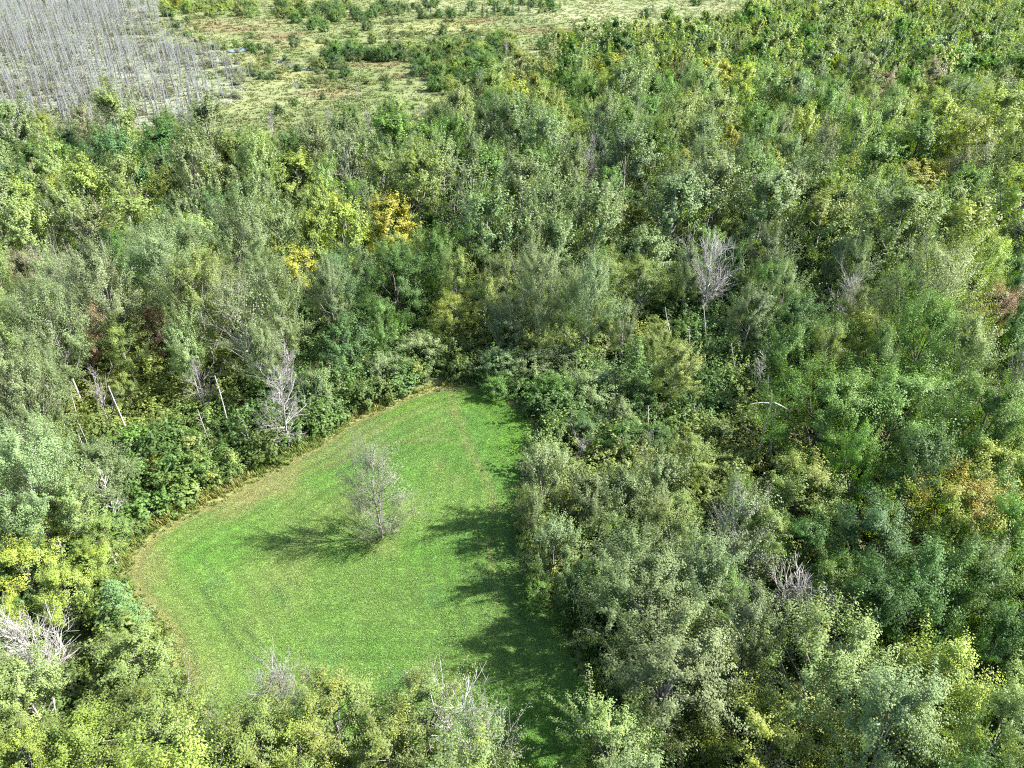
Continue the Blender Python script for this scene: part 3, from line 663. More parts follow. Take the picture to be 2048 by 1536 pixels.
SEEN = [
    # beside and below the field's right edge
    (1088, 960, 105, 'willow', 'grey', 'tall grey willow at the edge of the mown field, throwing the longest shadow', 1.7), (1106, 1100, 100, 'willow', 'grey', None, 1.35), (1170, 1000, 95, 'willow', 'grey', None, 1.35), (1240, 990, 110, 'willow', 'grey', None, 1.4), (1325, 970, 110, 'willow', 'grey', None, 1.4),
    (1150, 1190, 90, 'willow', 'dark', None, 1.2), (1064, 1035, 60, 'willow', 'grey', None, 1.2), (1215, 1070, 100, 'willow', 'mid', None, 0.8), (1075, 1180, 55, 'willow', 'mid', None, 0.5),
    (1060, 730, 95, 'willow', 'grey', None, 0.8), (1000, 725, 90, 'willow', 'grey', None, 0.8), (1130, 715, 95, 'willow', 'grey', None, 0.8), (1195, 775, 110, 'willow', 'grey', None, 0.9), (1110, 790, 90, 'willow', 'mid', None, 0.7), (1170, 855, 90, 'willow', 'teal', None, 0.7),
    (1085, 690, 70, 'willow', 'olive', None, 0.7), (990, 770, 60, 'willow', 'mid', None, 0.55), (1240, 880, 90, 'willow', 'dark', None, 0.8),
    (1275, 1190, 200, 'aspen', 'grey', 'wide grey-green aspen with bare twigs over the long field shadow', 0.95), (1390, 1180, 120, 'aspen', 'grey', None, 0.95), (1330, 1370, 230, 'aspen', 'grey', 'broad grey-green aspen beside the darkest corner of the mown field', 1.0),
    (1640, 1370, 240, 'aspen', 'pale', 'broad pale aspen of streaming twigs, beside the bright yellow-green maple', 1.0), (1760, 1490, 170, 'aspen', 'grey'), (1540, 1500, 220, 'ash', 'yel', 'light yellow-green ash cut by the bottom edge of the photo', 0.85),
    (1870, 1385, 170, 'maple', 'yel', 'lush yellow-green maple between the pale aspen and dark maples', 1.0), (1990, 1480, 140, 'aspen', 'pale'), (1490, 1300, 110, 'aspen', 'grey'), (1220, 1500, 150, 'aspen', 'pale', None, 0.75),
    (1440, 1200, 110, 'maple', 'mid', None, 0.7), (1520, 1090, 90, 'birch', 'olive'), (1345, 1050, 100, 'birch', 'olive', None, 0.8), (1590, 985, 140, 'maple', 'olive', 'olive-gold maple beside the dark twisted dead tree', 0.85),
    (1745, 1090, 145, 'maple', 'teal', 'dark blue-green maple against the orange-tipped maple', 1.0), (1885, 1050, 205, 'maple', 'orange', 'orange-tipped yellow-green maple, the only one turning orange', 1.0), (2010, 1090, 130, 'maple', 'bright'), (1965, 950, 170, 'ash', 'yel', None, 0.9),
    (1830, 1220, 170, 'maple', 'dark'), (1935, 1205, 150, 'maple', 'mid'), (1720, 1235, 150, 'maple', 'dark'), (1990, 1310, 130, 'maple', 'dark'), (1610, 1110, 110, 'maple', 'dark', None, 0.85), (1660, 1190, 110, 'maple', 'mid', None, 0.75),
    (1640, 835, 195, 'maple', 'bright', 'big round bright green maple beside the snag with broken arms', 1.1), (1790, 830, 210, 'maple', 'bright', 'largest bright green maple with upswept plumes', 1.15), (1950, 870, 180, 'maple', 'mid'), (1830, 960, 140, 'maple', 'dark'),
    (1840, 700, 150, 'maple', 'bright'), (1915, 740, 150, 'ash', 'pale'), (2020, 690, 90, 'maple', 'mid'), (2035, 780, 90, 'thin', 'grey'),
    (1620, 650, 170, 'aspen', 'grey'), (1720, 700, 150, 'aspen', 'grey'), (1850, 600, 190, 'poplar', 'pale', 'big soft pale green poplar'), (1790, 470, 210, 'poplar', 'pale', 'widest soft pale poplar, above the other pale poplar'), (1700, 560, 150, 'aspen', 'grey'),
    (1950, 560, 120, 'maple', 'yel'), (1935, 490, 130, 'maple', 'yel'), (1975, 640, 85, 'maple', 'red', 'rusty red maple among green ones'),
    (1440, 690, 100, 'maple', 'mid'), (1370, 830, 100, 'aspen', 'grey', None, 0.8), (1350, 750, 90, 'aspen', 'olive', None, 0.8), (1300, 880, 80, 'willow', 'dark', None, 0.8), (1440, 870, 90, 'sapling', 'olive', None, 1.3),
    (1270, 735, 130, 'larch', 'bright', 'tall feathery bright green larch above the grey willow shrubs', 1.0),
    (1170, 610, 110, 'aspen', 'grey'), (1085, 590, 100, 'aspen', 'grey'), (1030, 645, 100, 'aspen', 'grey', None, 0.7), (1010, 570, 70, 'birch', 'olive'), (1280, 570, 100, 'birch', 'olive', 'olive birch leaning over a pale bare stem', 1.0), (1210, 570, 60, 'birch', 'olive'),
    (1110, 470, 120, 'aspen', 'grey'), (1210, 420, 120, 'aspen', 'grey'), (1040, 400, 120, 'aspen', 'grey'), (1340, 440, 110, 'aspen', 'grey'), (1250, 340, 110, 'aspen', 'grey'), (1420, 400, 110, 'aspen', 'grey'), (980, 480, 100, 'aspen', 'grey'), (1300, 320, 90, 'aspen', 'mid'), (1640, 460, 100, 'birch', 'olive'), (1520, 430, 110, 'aspen', 'grey'),
    (1830, 360, 90, 'ash', 'gold', 'golden ash in the green right-hand wood', 0.9), (1460, 298, 45, 'ash', 'gold'), (1610, 270, 70, 'maple', 'yel'), (1590, 235, 60, 'maple', 'dark'), (1035, 130, 45, 'poplar', 'yel', 'yellow-green poplar at the tip of the marsh', 0.95), (1325, 130, 50, 'maple', 'mid'), (1145, 190, 60, 'maple', 'mid'), (1440, 160, 50, 'birch', 'gold'), (1360, 165, 40, 'maple', 'red'), (1760, 180, 50, 'maple', 'red'), (1855, 170, 60, 'maple', 'tan'), (1400, 185, 80, 'poplar', 'pale'), (1530, 190, 90, 'poplar', 'pale'), (1830, 300, 90, 'maple', 'mid'),
    # left wood
    (600, 540, 80, 'ash', 'gold', 'dull gold ash low in front of the golden crown', 0.8), (622, 488, 75, 'ash', 'yel'), (690, 468, 95, 'ash', 'yel'), (775, 452, 90, 'maple', 'gold', 'tallest golden maple, above the field corner', 1.15), (590, 352, 110, 'ash', 'yel', 'wide bright yellow-green ash in the left-hand wood', 1.0),
    (340, 395, 75, 'maple', 'yel', None, 1.0), (180, 385, 90, 'ash', 'yel'), (115, 412, 60, 'ash', 'yel'), (90, 263, 50, 'poplar', 'yel', 'round bright yellow-green poplar at the foot of the dead spruces', 0.85), (470, 330, 100, 'ash', 'olive'), (640, 420, 70, 'ash', 'yel'),
    (790, 570, 190, 'maple', 'dark', 'big dark round maple with reddish twig tips, above the fallen log', 1.15), (880, 530, 85, 'maple', 'mid'), (905, 630, 75, 'birch', 'yel', None, 0.8), (690, 690, 110, 'willow', 'teal', None, 1.5), (765, 740, 80, 'willow', 'grey', None, 0.8), (840, 700, 90, 'willow', 'grey', None, 0.8), (640, 770, 80, 'willow', 'grey', None, 1.1),
    (560, 630, 110, 'aspen', 'grey'), (480, 650, 120, 'thin', 'grey'), (400, 610, 120, 'aspen', 'olive'), (310, 668, 60, 'maple', 'red', 'small deep red maple in the shade of the left-hand wood', 0.7), (185, 665, 70, 'maple', 'red'), (60, 552, 90, 'maple', 'tan', 'pinkish tan maple near the left-hand edge', 0.9),
    (330, 560, 140, 'aspen', 'grey'), (480, 500, 150, 'aspen', 'grey'), (210, 600, 130, 'aspen', 'grey'), (115, 685, 130, 'aspen', 'grey'), (35, 800, 120, 'aspen', 'grey'), (60, 985, 150, 'aspen', 'grey'), (20, 700, 120, 'aspen', 'pale'), (190, 480, 90, 'maple', 'tan'), (830, 200, 50, 'ash', 'yel'), (950, 205, 35, 'maple', 'red'), (170, 255, 45, 'maple', 'tan'), (270, 880, 70, 'sapling', 'bright', None, 1.2),
    (60, 1140, 130, 'ash', 'yel', None, 0.7), (130, 1190, 100, 'ash', 'yel', None, 0.65), (30, 1280, 90, 'maple', 'yel', None, 0.7), (235, 1200, 125, 'larch', 'larch', 'feathery light green larch leaning over the field edge', 0.72), (165, 1175, 50, 'spruce', 'teal', 'small blue-green spruce beside the light green larch', 0.55), (190, 890, 45, 'spruce', 'teal', 'small blue-grey spruce among the leaning snags', 0.5),
    (75, 930, 130, 'aspen', 'grey', None, 0.95), (195, 960, 105, 'aspen', 'grey', None, 0.7), (25, 1060, 110, 'aspen', 'grey', None, 0.9), (150, 1030, 95, 'aspen', 'pale', None, 0.75), (215, 1085, 85, 'birch', 'olive', None, 0.6), (90, 1060, 90, 'birch', 'yel', None, 0.7), (190, 1130, 80, 'birch', 'yel', None, 0.55),
    (280, 1325, 130, 'birch', 'olive', None, 0.8), (60, 1400, 130, 'aspen', 'pale', None, 0.8), (330, 1450, 190, 'birch', 'olive', None, 0.85), (500, 1490, 200, 'birch', 'olive', None, 0.85), (670, 1440, 190, 'birch', 'olive', None, 0.9), (850, 1420, 160, 'birch', 'olive', None, 0.9), (975, 1490, 120, 'thin', 'mauve', None, 0.85), (190, 1500, 150, 'birch', 'yel', None, 0.8), (590, 1500, 120, 'birch', 'yel', None, 0.8), (780, 1510, 130, 'birch', 'olive', None, 0.85),
    (1465, 1080, 125, 'thin', 'mauve', 'tall half-bare tree of mauve twigs above a pale trunk', 1.1), (1390, 520, 90, 'thin', 'grey'), (1330, 1050, 80, 'thin', 'olive', None, 0.8), (940, 400, 110, 'thin', 'grey'), (700, 330, 90, 'thin', 'mauve'), (1600, 430, 80, 'thin', 'grey'), (170, 620, 80, 'thin', 'tan'), (620, 690, 80, 'thin', 'grey'),
]
for s_ in SEEN: add_seen(*s_)

# bare stems and dead trees, from the foot and the tip each shows
SNAGS = [(263, 888, 217, 768), (179, 931, 152, 857), (185, 917, 157, 826), (161, 854, 138, 767), (128, 929, 104, 850), (195, 876, 183, 835), (301, 820, 292, 789), (376, 833, 361, 802), (424, 898, 393, 816),
         (458, 857, 427, 751), (508, 908, 484, 830), (246, 903, 236, 855), (347, 917, 337, 895), (19, 1164, 1, 1079), (140, 1160, 111, 1072), (150, 1414, 135, 1338), (123, 1502, 103, 1393), (143, 1318, 94, 1255),
         (145, 1186, 126, 1157), (154, 1099, 132, 1027), (268, 1359, 255, 1313), (94, 1137, 79, 1113), (178, 1252, 168, 1226), (1529, 860, 1536, 748), (1539, 939, 1550, 813), (1392, 862, 1387, 809), (1515, 1015, 1512, 968),
         (1382, 712, 1378, 655), (1293, 890, 1296, 809), (1514, 1250, 1519, 1205), (1580, 1320, 1599, 1253), (782, 1440, 784, 1379), (738, 1500, 715, 1420), (640, 1510, 625, 1440), (1300, 645, 1270, 585), (1330, 620, 1318, 560), (1562, 515, 1571, 460), (1345, 690, 1330, 610), (1450, 640, 1440, 560), (1470, 765, 1462, 680), (1415, 700, 1405, 610), (1585, 530, 1594, 470), (1120, 430, 1116, 370), (880, 500, 874, 440), (905, 470, 900, 405),
         (1290, 430, 1288, 370), (1240, 480, 1243, 420), (615, 1490, 608, 1400), (800, 1510, 794, 1430), (905, 1510, 899, 1425), (690, 1510, 680, 1440), (1655, 640, 1664, 575), (1480, 560, 1486, 500)]
SNAG_PTS = []
for bx, by, tx, ty in SNAGS:
    g = at(bx, by); d_ = pix(g[0], g[1], 0)[2]
    for f in (0.15, 0.45, 0.75, 1.0): SNAG_PTS.append((bx + (tx - bx) * f, by + (ty - by) * f, d_))
# dead trees: crown box in the photo (foot x, foot y, tip y, crown width), wood, how twiggy, label
DEADS = [(578, 893, 735, 105, 'dead_wood', 'shrubby', 'wide grey dead tree standing at the field edge'), (415, 835, 712, 60, 'dead_wood', 'open', 'grey dead tree with a fan-shaped top among the snags'),
         (226, 870, 735, 50, 'dead_wood', 'open', 'thin grey dead tree behind the leaning snags'), (590, 800, 690, 55, 'dead_wood', 'shrubby', 'twiggy grey dead tree above the wide one'),
         (240, 1062, 950, 35, 'white_wood', 'open', 'short white dead tree at the bend of the field edge'), (113, 1390, 1245, 90, 'white_wood', 'fan', 'white-stemmed dead birch with a cloud of dark twigs'),
         (575, 1460, 1335, 90, 'dead_wood', 'fan', 'grey dead tree standing before the mown grass, bottom centre'), (944, 1560, 1375, 110, 'white_wood', 'open', 'tall pale dead tree with spreading arms in front of the shadow'),
         (838, 1510, 1412, 45, 'white_wood', 'open', 'small pale dead tree among olive birches'), (888, 1505, 1370, 45, 'white_wood', 'open', 'slim pale dead tree beside the tall spreading one'), (846, 1400, 1330, 35, 'white_wood', 'open', 'forked pale dead top above the olive birches'),
         (1405, 640, 465, 85, 'white_wood', 'fan', 'whitest tall dead tree in the centre wood'), (1680, 665, 560, 50, 'white_wood', 'fan', 'pale dead tree below the soft poplars'), (1175, 395, 300, 50, 'white_wood', 'fan', 'white dead top among far grey aspens'),
         (1570, 1280, 1160, 80, 'white_wood', 'fan', 'pale dead tree with a dark twig dome beside the olive maple'), (1612, 1300, 1175, 60, 'dead_wood', 'fan', 'leaning dead tree next to the dark twig dome'),
         (1668, 1070, 945, 95, 'dark_wood', 'twisted', 'dark twisted dead tree in deep shade'), (1230, 930, 865, 45, 'dead_wood', 'twisted', 'gnarled dead scrub behind the willow shrubs'), (1165, 925, 865, 45, 'dead_wood', 'twisted', 'gnarled dead scrub nearest the field, behind the willows'), (1290, 930, 860, 40, 'dead_wood', 'twisted', 'gnarled dead scrub farthest from the field, behind the willows'),
         (1508, 795, 690, 35, 'white_wood', 'open', 'thin white dead birch above the snag with broken arms'), (1514, 1420, 1335, 40, 'white_wood', 'open', 'pale broken dead tree beside the broad pale aspen'), (738, 275, 215, 14, 'dead_wood', 'open', None), (545, 262, 222, 12, 'dead_wood', 'open', None), (718, 200, 160, 8, 'dead_wood', 'open', None),
         (595, 190, 155, 8, 'dead_wood', 'open', None), (1012, 130, 70, 10, 'dead_wood', 'open', None), (960, 190, 140, 12, 'dead_wood', 'open', None), (375, 265, 215, 30, 'silver_wood', 'fan', 'forked silver dead tree at the near rim of the marsh'), (1715, 230, 160, 30, 'white_wood', 'open', 'white dead tree rising from the far right-hand wood'), (660, 245, 215, 10, 'dead_wood', 'open', None), (845, 250, 205, 12, 'dead_wood', 'open', None)]
for bx, by, ty, w, *_ in DEADS:
    g = at(bx, by); d_ = pix(g[0], g[1], 0)[2]
    for f in (0.3, 0.6, 0.95): SNAG_PTS.append((bx, by + (ty - by) * f, d_))
LONE = at(765, 1074)
BROKEN = at(1508, 939)
d_ = pix(BROKEN[0], BROKEN[1], 0)[2]
for f in (0.1, 0.4, 0.7, 1.0): SNAG_PTS.append((1508 - 13 * f, 939 - 140 * f, d_))
LOG = at(932, 697)
SNAG_PTS.append((932, 692, pix(LOG[0], LOG[1], 0)[2])); SNAG_PTS.append((915, 700, pix(LOG[0], LOG[1], 0)[2]))
SNAG_PTS.append((915, 765, pix(*at(915, 765), 0)[2]))
SNAG_PTS = np.array(SNAG_PTS)

# a tree without a label of its own does not stand before a pale stem that the photograph shows
def hides(t):
    H, Rc = dims(t['sp'])
    cx, cyy, dc = (float(v) for v in pix(t['x'], t['y'], H * t['sz'] * 0.6))
    ty, by = float(pix(t['x'], t['y'], H * t['sz'])[1]), float(pix(t['x'], t['y'], H * t['sz'] * 0.15)[1])
    wp = Rc * t['sx'] * FPX / dc
    return int(((np.abs(SNAG_PTS[:, 0] - cx) < wp * 0.8) & (SNAG_PTS[:, 1] > ty) & (SNAG_PTS[:, 1] < by) & (SNAG_PTS[:, 2] > dc + 1.0)).sum())
print('HIDERS', [(t['sp'], [int(v) for v in pix(t['x'], t['y'], 8)[:2]], hides(t)) for t in TREES if hides(t) > 1])
TREES = [t for t in TREES if t['label'] or hides(t) < 3 or float(pix(t['x'], t['y'], 8.0)[1]) > 900]
# fill the rest of the wood
Z_LOW = [(95, 850), (230, 800), (330, 790), (470, 800), (535, 850), (530, 915), (420, 965), (300, 1010), (210, 985), (120, 930)]
Z_EDGE = [(1075, 885), (1130, 870), (1280, 850), (1380, 900), (1390, 1030), (1260, 1110), (1190, 1190), (1090, 1150), (1030, 1000)]
Z_GAP = [(885, 690), (965, 680), (968, 790), (870, 800)]
Z_CORNER = [(940, 760), (945, 690), (1060, 650), (1240, 690), (1270, 800), (1220, 890), (1090, 900), (1060, 850)]
def zone(px, py, z=None):
    i = lambda poly: inside(poly, px, py)[0]
    if i(Z_LOW): return [('sapling', 'yel', 3), ('sapling', 'olive', 4), ('sapling', 'bright', 1), ('sapling', 'mid', 2), ('sapling', 'pale', 1), ('sapling', 'gold', 0.25)]
    if i(Z_EDGE): return [('willow', 'grey', 6), ('willow', 'pale', 1), ('willow', 'mid', 1), ('willow', 'dark', 0.6), ('sapling', 'olive', 1)]
    if i(Z_CORNER): return [('willow', 'grey', 5), ('willow', 'mid', 2), ('willow', 'teal', 1)]
    if py > 1000 and px < 440: return [('birch', 'yel', 3), ('birch', 'olive', 4), ('ash', 'yel', 2), ('birch', 'bright', 1.2), ('aspen', 'pale', 1.2), ('sapling', 'olive', 1)]
    if py > 1300 and px < 1060: return [('birch', 'olive', 5), ('birch', 'yel', 2), ('aspen', 'grey', 0.7)]
    if py > 950 and px < 1720: return [('aspen', 'grey', 6), ('aspen', 'pale', 1), ('maple', 'mid', 2), ('birch', 'olive', 1), ('maple', 'dark', 1)]
    if py > 560 and px > 1450: return [('maple', 'mid', 4), ('maple', 'dark', 3), ('maple', 'bright', 1.5), ('aspen', 'grey', 2), ('ash', 'yel', 0.8), ('birch', 'olive', 1)]
    if py > 520 and px > 900: return [('aspen', 'grey', 5), ('birch', 'olive', 2), ('maple', 'mid', 1.5), ('maple', 'dark', 1)]
    if py > 700 and px < 520: return [('aspen', 'grey', 6), ('aspen', 'pale', 1.5), ('maple', 'mid', 1), ('birch', 'olive', 1)]
    if px < 860: return [('aspen', 'grey', 4), ('maple', 'mid', 1.8), ('maple', 'dark', 1.6), ('ash', 'pale', 2), ('ash', 'yel', 1.3), ('poplar', 'pale', 1.5), ('birch', 'olive', 1.0), ('aspen', 'pale', 1.5), ('maple', 'teal', 1), ('maple', 'bright', 1.2), ('ash', 'gold', 0.15), ('maple', 'tan', 0.1), ('thin', 'grey', 0.4)]
    if py > 270 and px < 1650: return [('aspen', 'grey', 6), ('aspen', 'mid', 1.5), ('birch', 'olive', 2), ('maple', 'mid', 1), ('poplar', 'pale', 1), ('maple', 'bright', 0.6), ('ash', 'yel', 0.4), ('thin', 'grey', 1.1)]
    return [('aspen', 'grey', 1.3), ('maple', 'mid', 2.0), ('maple', 'bright', 2.4), ('ash', 'yel', 2.4), ('ash', 'pale', 2.0), ('poplar', 'pale', 2.2), ('poplar', 'yel', 0.8), ('birch', 'olive', 1.8), ('maple', 'dark', 0.8), ('maple', 'olive', 1.6), ('aspen', 'olive', 1.4), ('thin', 'grey', 0.5), ('maple', 'tan', 0.12), ('ash', 'gold', 0.2)]
class Grid:
    def __init__(s, c): s.c = c; s.d = {}
    def near(s, x, y, r, f):
        i, j = int(x // s.c), int(y // s.c)
        for a in (i - 2, i - 1, i, i + 1, i + 2):
            for b in (j - 2, j - 1, j, j + 1, j + 2):
                for (u, v, q) in s.d.get((a, b), ()):
                    if (x - u) ** 2 + (y - v) ** 2 < (f * (r + q)) ** 2: return True
        return False
    def add(s, x, y, r): s.d.setdefault((int(x // s.c), int(y // s.c)), []).append((x, y, r))
G = Grid(4.0)
keep_pts = [tuple(q) for q in SNAG_PTS]
for t in TREES:
    H, Rc = dims(t['sp']); G.add(t['x'], t['y'], Rc * t['sx'] * (1.12 if t['label'] else 1.0))
    for f in (0.5, 0.8):
        a, b, c = pix(t['x'], t['y'], H * t['sz'] * f)
        for e_ in ((-0.55, 0, 0.55) if t['label'] else (0,)): keep_pts.append((float(a) + e_ * Rc * t['sx'] * FPX / float(c), float(b), float(c)))
KP = np.array(keep_pts)
for bx, by, tx, ty in SNAGS: G.add(*at(bx, by), 0.5)
for bx, by, ty, w, *_ in DEADS: G.add(*at(bx, by), 0.8)
cand = []
step = 2.3
for gy_ in np.arange(20, 700, step):
    st = step if gy_ < 260 else step * 1.5
    for gx_ in np.arange(-0.80 * gy_ - 45, 0.80 * gy_ + 48, st):
        cand.append((gx_, gy_))
cand = np.array(cand) + RNG.uniform(-1, 1, (len(cand), 2)) * step * 0.5
d0 = cand[:, 1] * CP + 48 * SP
cand = cand[(np.abs(cand[:, 0]) < 0.735 * d0 + 12)]
cand = cand[~inside(MARSH, cand[:, 0], cand[:, 1])]
cand = cand[~inside(FIELD, cand[:, 0], cand[:, 1])]
df = dist_line(FIELD, cand[:, 0], cand[:, 1], True)
order = RNG.permutation(len(cand))
for ii in order:
    x, y = cand[ii]
    px, py, dep = (float(v) for v in pix(x, y, 8.0))
    opts = zone(px, py)
    w = np.array([o[2] for o in opts]); k = RNG.choice(len(opts), p=w / w.sum())
    sp, col = opts[k][0], opts[k][1]
    if df[ii] < 2.2: continue
    gp = pix(x, y, 0.5)
    if inside(Z_GAP, gp[0], gp[1])[0]: continue
    if df[ii] < 6.5 and sp not in ('willow', 'sapling') and RNG.uniform() < 0.55:
        sp, col = ('willow', 'grey') if RNG.uniform() < 0.5 else ('sapling', 'olive')
    H, Rc = dims(sp)
    sz = float(np.clip(RNG.normal(0.93, 0.17), 0.55, 1.3)); sx = sz * RNG.uniform(0.8, 1.15)
    if sp == 'maple': sx *= 0.92
    if sp == 'sapling': sx *= 0.85; sz *= 0.8
    elif sp != 'willow':
        far_f = float(sstep(60, 190, y))
        grow_ = (1 + (0.55 if sp in ('maple', 'ash', 'poplar') else 0.30) * far_f) * math.exp(RNG.normal(0, 0.14))
        sx *= grow_; sz *= (1.12 + 0.10 * far_f) * (1 + 0.3 * (grow_ - 1)); sz = min(sz * (1.16 if RNG.uniform() < 0.16 else 1.0), 1.75)
    r = Rc * sx
    if G.near(x, y, r, 0.86 if y < 260 else 0.86): continue
    # the wood leaves the mown field and the pale stems in view
    zt, zc = H * sz, H * sz * 0.6
    (tx, ty, _), (cx, cyy, dc) = pix(x, y, zt), pix(x, y, zc)
    wp = r * FPX / dc
    bx, by, _ = pix(x, y, H * sz * 0.25)
    chk = np.array([(tx, ty), (cx - wp * 0.8, cyy), (cx + wp * 0.8, cyy), (cx, cyy)])
    if y < 140 and inside(SEEN_FIELD, chk[:, 0], chk[:, 1]).any(): continue
    hid = (np.abs(KP[:, 0] - cx) < wp * 0.85) & (KP[:, 1] > ty - 4) & (KP[:, 1] < by) & (KP[:, 2] > dc + 2.0)
    if hid.any(): continue
    G.add(x, y, r)
    add_tree(sp, x, y, sx, sz, col)

# ------------------------------------------------------------------ build them: the nearest 300 of each kind one by one, the far wood as one mass
THINGS = []       # (object, noun, colour word, size word, x, y) still to be labelled
def jitter(c, v=0.12):
    c = np.array(c) * (1 + RNG.normal(0, v))
    return np.clip(c * (1 + RNG.normal(0, 0.035, 3)), 0.01, 0.5)
by_sp = {}
for t in TREES:
    t['dep'] = float(pix(t['x'], t['y'], 7.0)[2])
    by_sp.setdefault(t['sp'], []).append(t)
far = []
LIMIT = dict(aspen=300, birch=230, maple=280, ash=190, poplar=120, willow=200, sapling=200, thin=60, larch=20, spruce=40)
def plant(t):
    sp = t['sp']; lod = 0 if t['dep'] < 128 else 1
    sx_, sz_, src = t['sx'], t['sz'], sp
    if lod == 0 and sx_ > 1.17 and 'big_' + sp in SPECIES: src, sx_, sz_ = 'big_' + sp, sx_ / BIG, sz_ / 1.12
    tr, br, cr = proto(src, int(RNG.integers(NVAR.get(src, 2))), lod)
    e = link_obj(NAME[sp], None, category='shrub' if sp == 'willow' else 'tree', group=GROUP[sp])
    e.empty_display_size = 0.5
    e.location = (t['x'], t['y'], float(lie(t['x'], t['y'])))
    e.rotation_euler = (RNG.normal(0, 0.025), RNG.normal(0, 0.025), RNG.uniform(0, 6.283))
    e.scale = (sx_, sx_, sz_)
    tk = link_obj('trunk', tr, e)
    link_obj('branches', br, tk, kind='stuff')
    c = link_obj('crown', cr, e, kind='stuff')
    col = t['col']
    c['tint'] = [float(v) for v in jitter(TINT[col][0])]
    c['tint_b'] = [float(v) for v in jitter(TURN[col])]
    c['turned'] = float(max(0.0, TURNED[col] + RNG.normal(0, 0.08)))
    if t['label']: e['label'] = t['label']
    H, Rc = dims(sp)
    size = 'tall' if t['sz'] > 1.06 else 'low' if t['sz'] < 0.8 else 'broad' if t['sx'] / t['sz'] > 1.06 else 'slender' if t['sx'] / t['sz'] < 0.86 else 'rounded'
    THINGS.append((e, NOUN.get(sp, sp), TINT[col][1], size, t['x'], t['y']))
for sp, lst in by_sp.items():
    lst.sort(key=lambda t: t['dep'] - (400 if t['named'] else 0))
    for i, t in enumerate(lst):
        if i < LIMIT[sp] and (t['named'] or t['dep'] < 260): plant(t)
        else: far.append(t)
FAR_SP = ['aspen', 'birch', 'maple', 'ash', 'poplar']
far_m = [make_tree(sp, 100 + v + 7 * i, 2) for i, sp in enumerate(FAR_SP) for v in range(3)]
def far_idx(sp):
    if sp not in FAR_SP: sp = 'aspen'
    return FAR_SP.index(sp) * 3 + int(RNG.integers(3))
scatter('distant_forest', far_m, [(t['x'], t['y'], float(lie(t['x'], t['y']))) for t in far], RNG.uniform(0, 6.28, len(far)), [(t['sx'], t['sx'], t['sz']) for t in far],
        [far_idx(t['sp']) for t in far], [jitter(TINT[t['col']][0]) for t in far], [jitter(TURN[t['col']]) for t in far], [max(0, TURNED[t['col']] + RNG.normal(0, 0.08)) for t in far],
        label='far part of the mixed broadleaf wood running to the marsh')
print('TREES', len(TREES), {k: len(v) for k, v in by_sp.items()}, 'far', len(far))

# the one tree in the field
SPECIES['lone'] = dict(SPECIES['thin'], H=13.0, Rc=3.3, cb=0.05, n=46, m=9, lps=36, sr=0.5, ls=0.11, el=(12, 66), r0=0.14, env='oval', bend=0.04, tw='twig_bark')
tr, br, cr = make_tree('lone', 5, 0)
e = link_obj('half_bare_tree', None, category='tree', label='lone half-bare grey tree standing alone in the mown field')
e.location = (*LONE, float(lie(*LONE)))
tk = link_obj('trunk', tr, e); link_obj('branches', br, tk, kind='stuff')
c = link_obj('crown', cr, e, kind='stuff'); c['tint'] = [0.145, 0.175, 0.105]; c['tint_b'] = [0.165, 0.17, 0.115]; c['turned'] = 0.4

# ------------------------------------------------------------------ snags and dead trees
def snag_meshes(seed, H, mat, stubs=7, r=0.13):
    rng = np.random.default_rng(seed * 7 + 1)
    line = trunk_line(rng, H, 0.02, K=10)
    tv, tq = tube_arrays(line[None], (r * (1 - np.linspace(0, 1, 10) * 0.6))[None], 8)
    s = rng.uniform(0.45, 0.97, stubs); az = rng.uniform(0, 6.28, stubs); e_ = R(1) * rng.uniform(5, 60, stubs)
    L1 = grow(rng, on_line(line, s), np.stack([np.cos(az) * np.cos(e_), np.sin(az) * np.cos(e_), np.sin(e_)], 1), rng.uniform(0.2, 1.3, stubs) * rng.uniform(0.4, 1, stubs), 4, 0.1, 0.06)
    bv, bq = tube_arrays(L1, np.linspace(1, 0.4, 4)[None] * np.full((stubs, 1), 0.04), 4)
    return mesh_quads('snag_trunk', tv, tq, [M[mat]], smooth=True), mesh_quads('snag_branches', bv, bq, [M[mat]])
def place_on(e, x, y, rx=0.0, ry=0.0, rz=0.0, s=(1, 1, 1)):
    e.location = (x, y, float(lie(x, y))); e.rotation_euler = (rx, ry, rz); e.scale = s
for i, (bx, by, tx, ty) in enumerate(SNAGS):
    g = at(bx, by)
    u, v = (tx - 1024) / FPX, -(ty - 768) / FPX
    k = g[1] / (CP + v * SP)                        # the tip stands over the foot, at the same distance
    z = CAM_H + k * (v * CP - SP); x = u * k
    L = float(np.clip(np.hypot(z, x - g[0]), 2.0, 13)); lean = math.atan2(x - g[0], z)
    wood = ['white_wood', 'white_wood', 'dead_wood'][i % 3] if i != 31 else 'dark_wood'
    tr, br = snag_meshes(i + 3, L, wood, stubs=int(RNG.integers(3, 10)), r=0.085 + 0.005 * L)
    e = link_obj('snag', None, category='snag', group='bare broken stems in the wood')
    place_on(e, g[0], g[1], RNG.normal(0, 0.04), lean, 0)
    tk = link_obj('trunk', tr, e); link_obj('branches', br, tk, kind='stuff')
    THINGS.append((e, 'snag', dict(white_wood='white', dead_wood='grey', dark_wood='dark')[wood], 'tall' if L > 8.5 else 'short' if L < 4.5 else 'leaning' if abs(lean) > 0.09 else 'straight', g[0], g[1]))
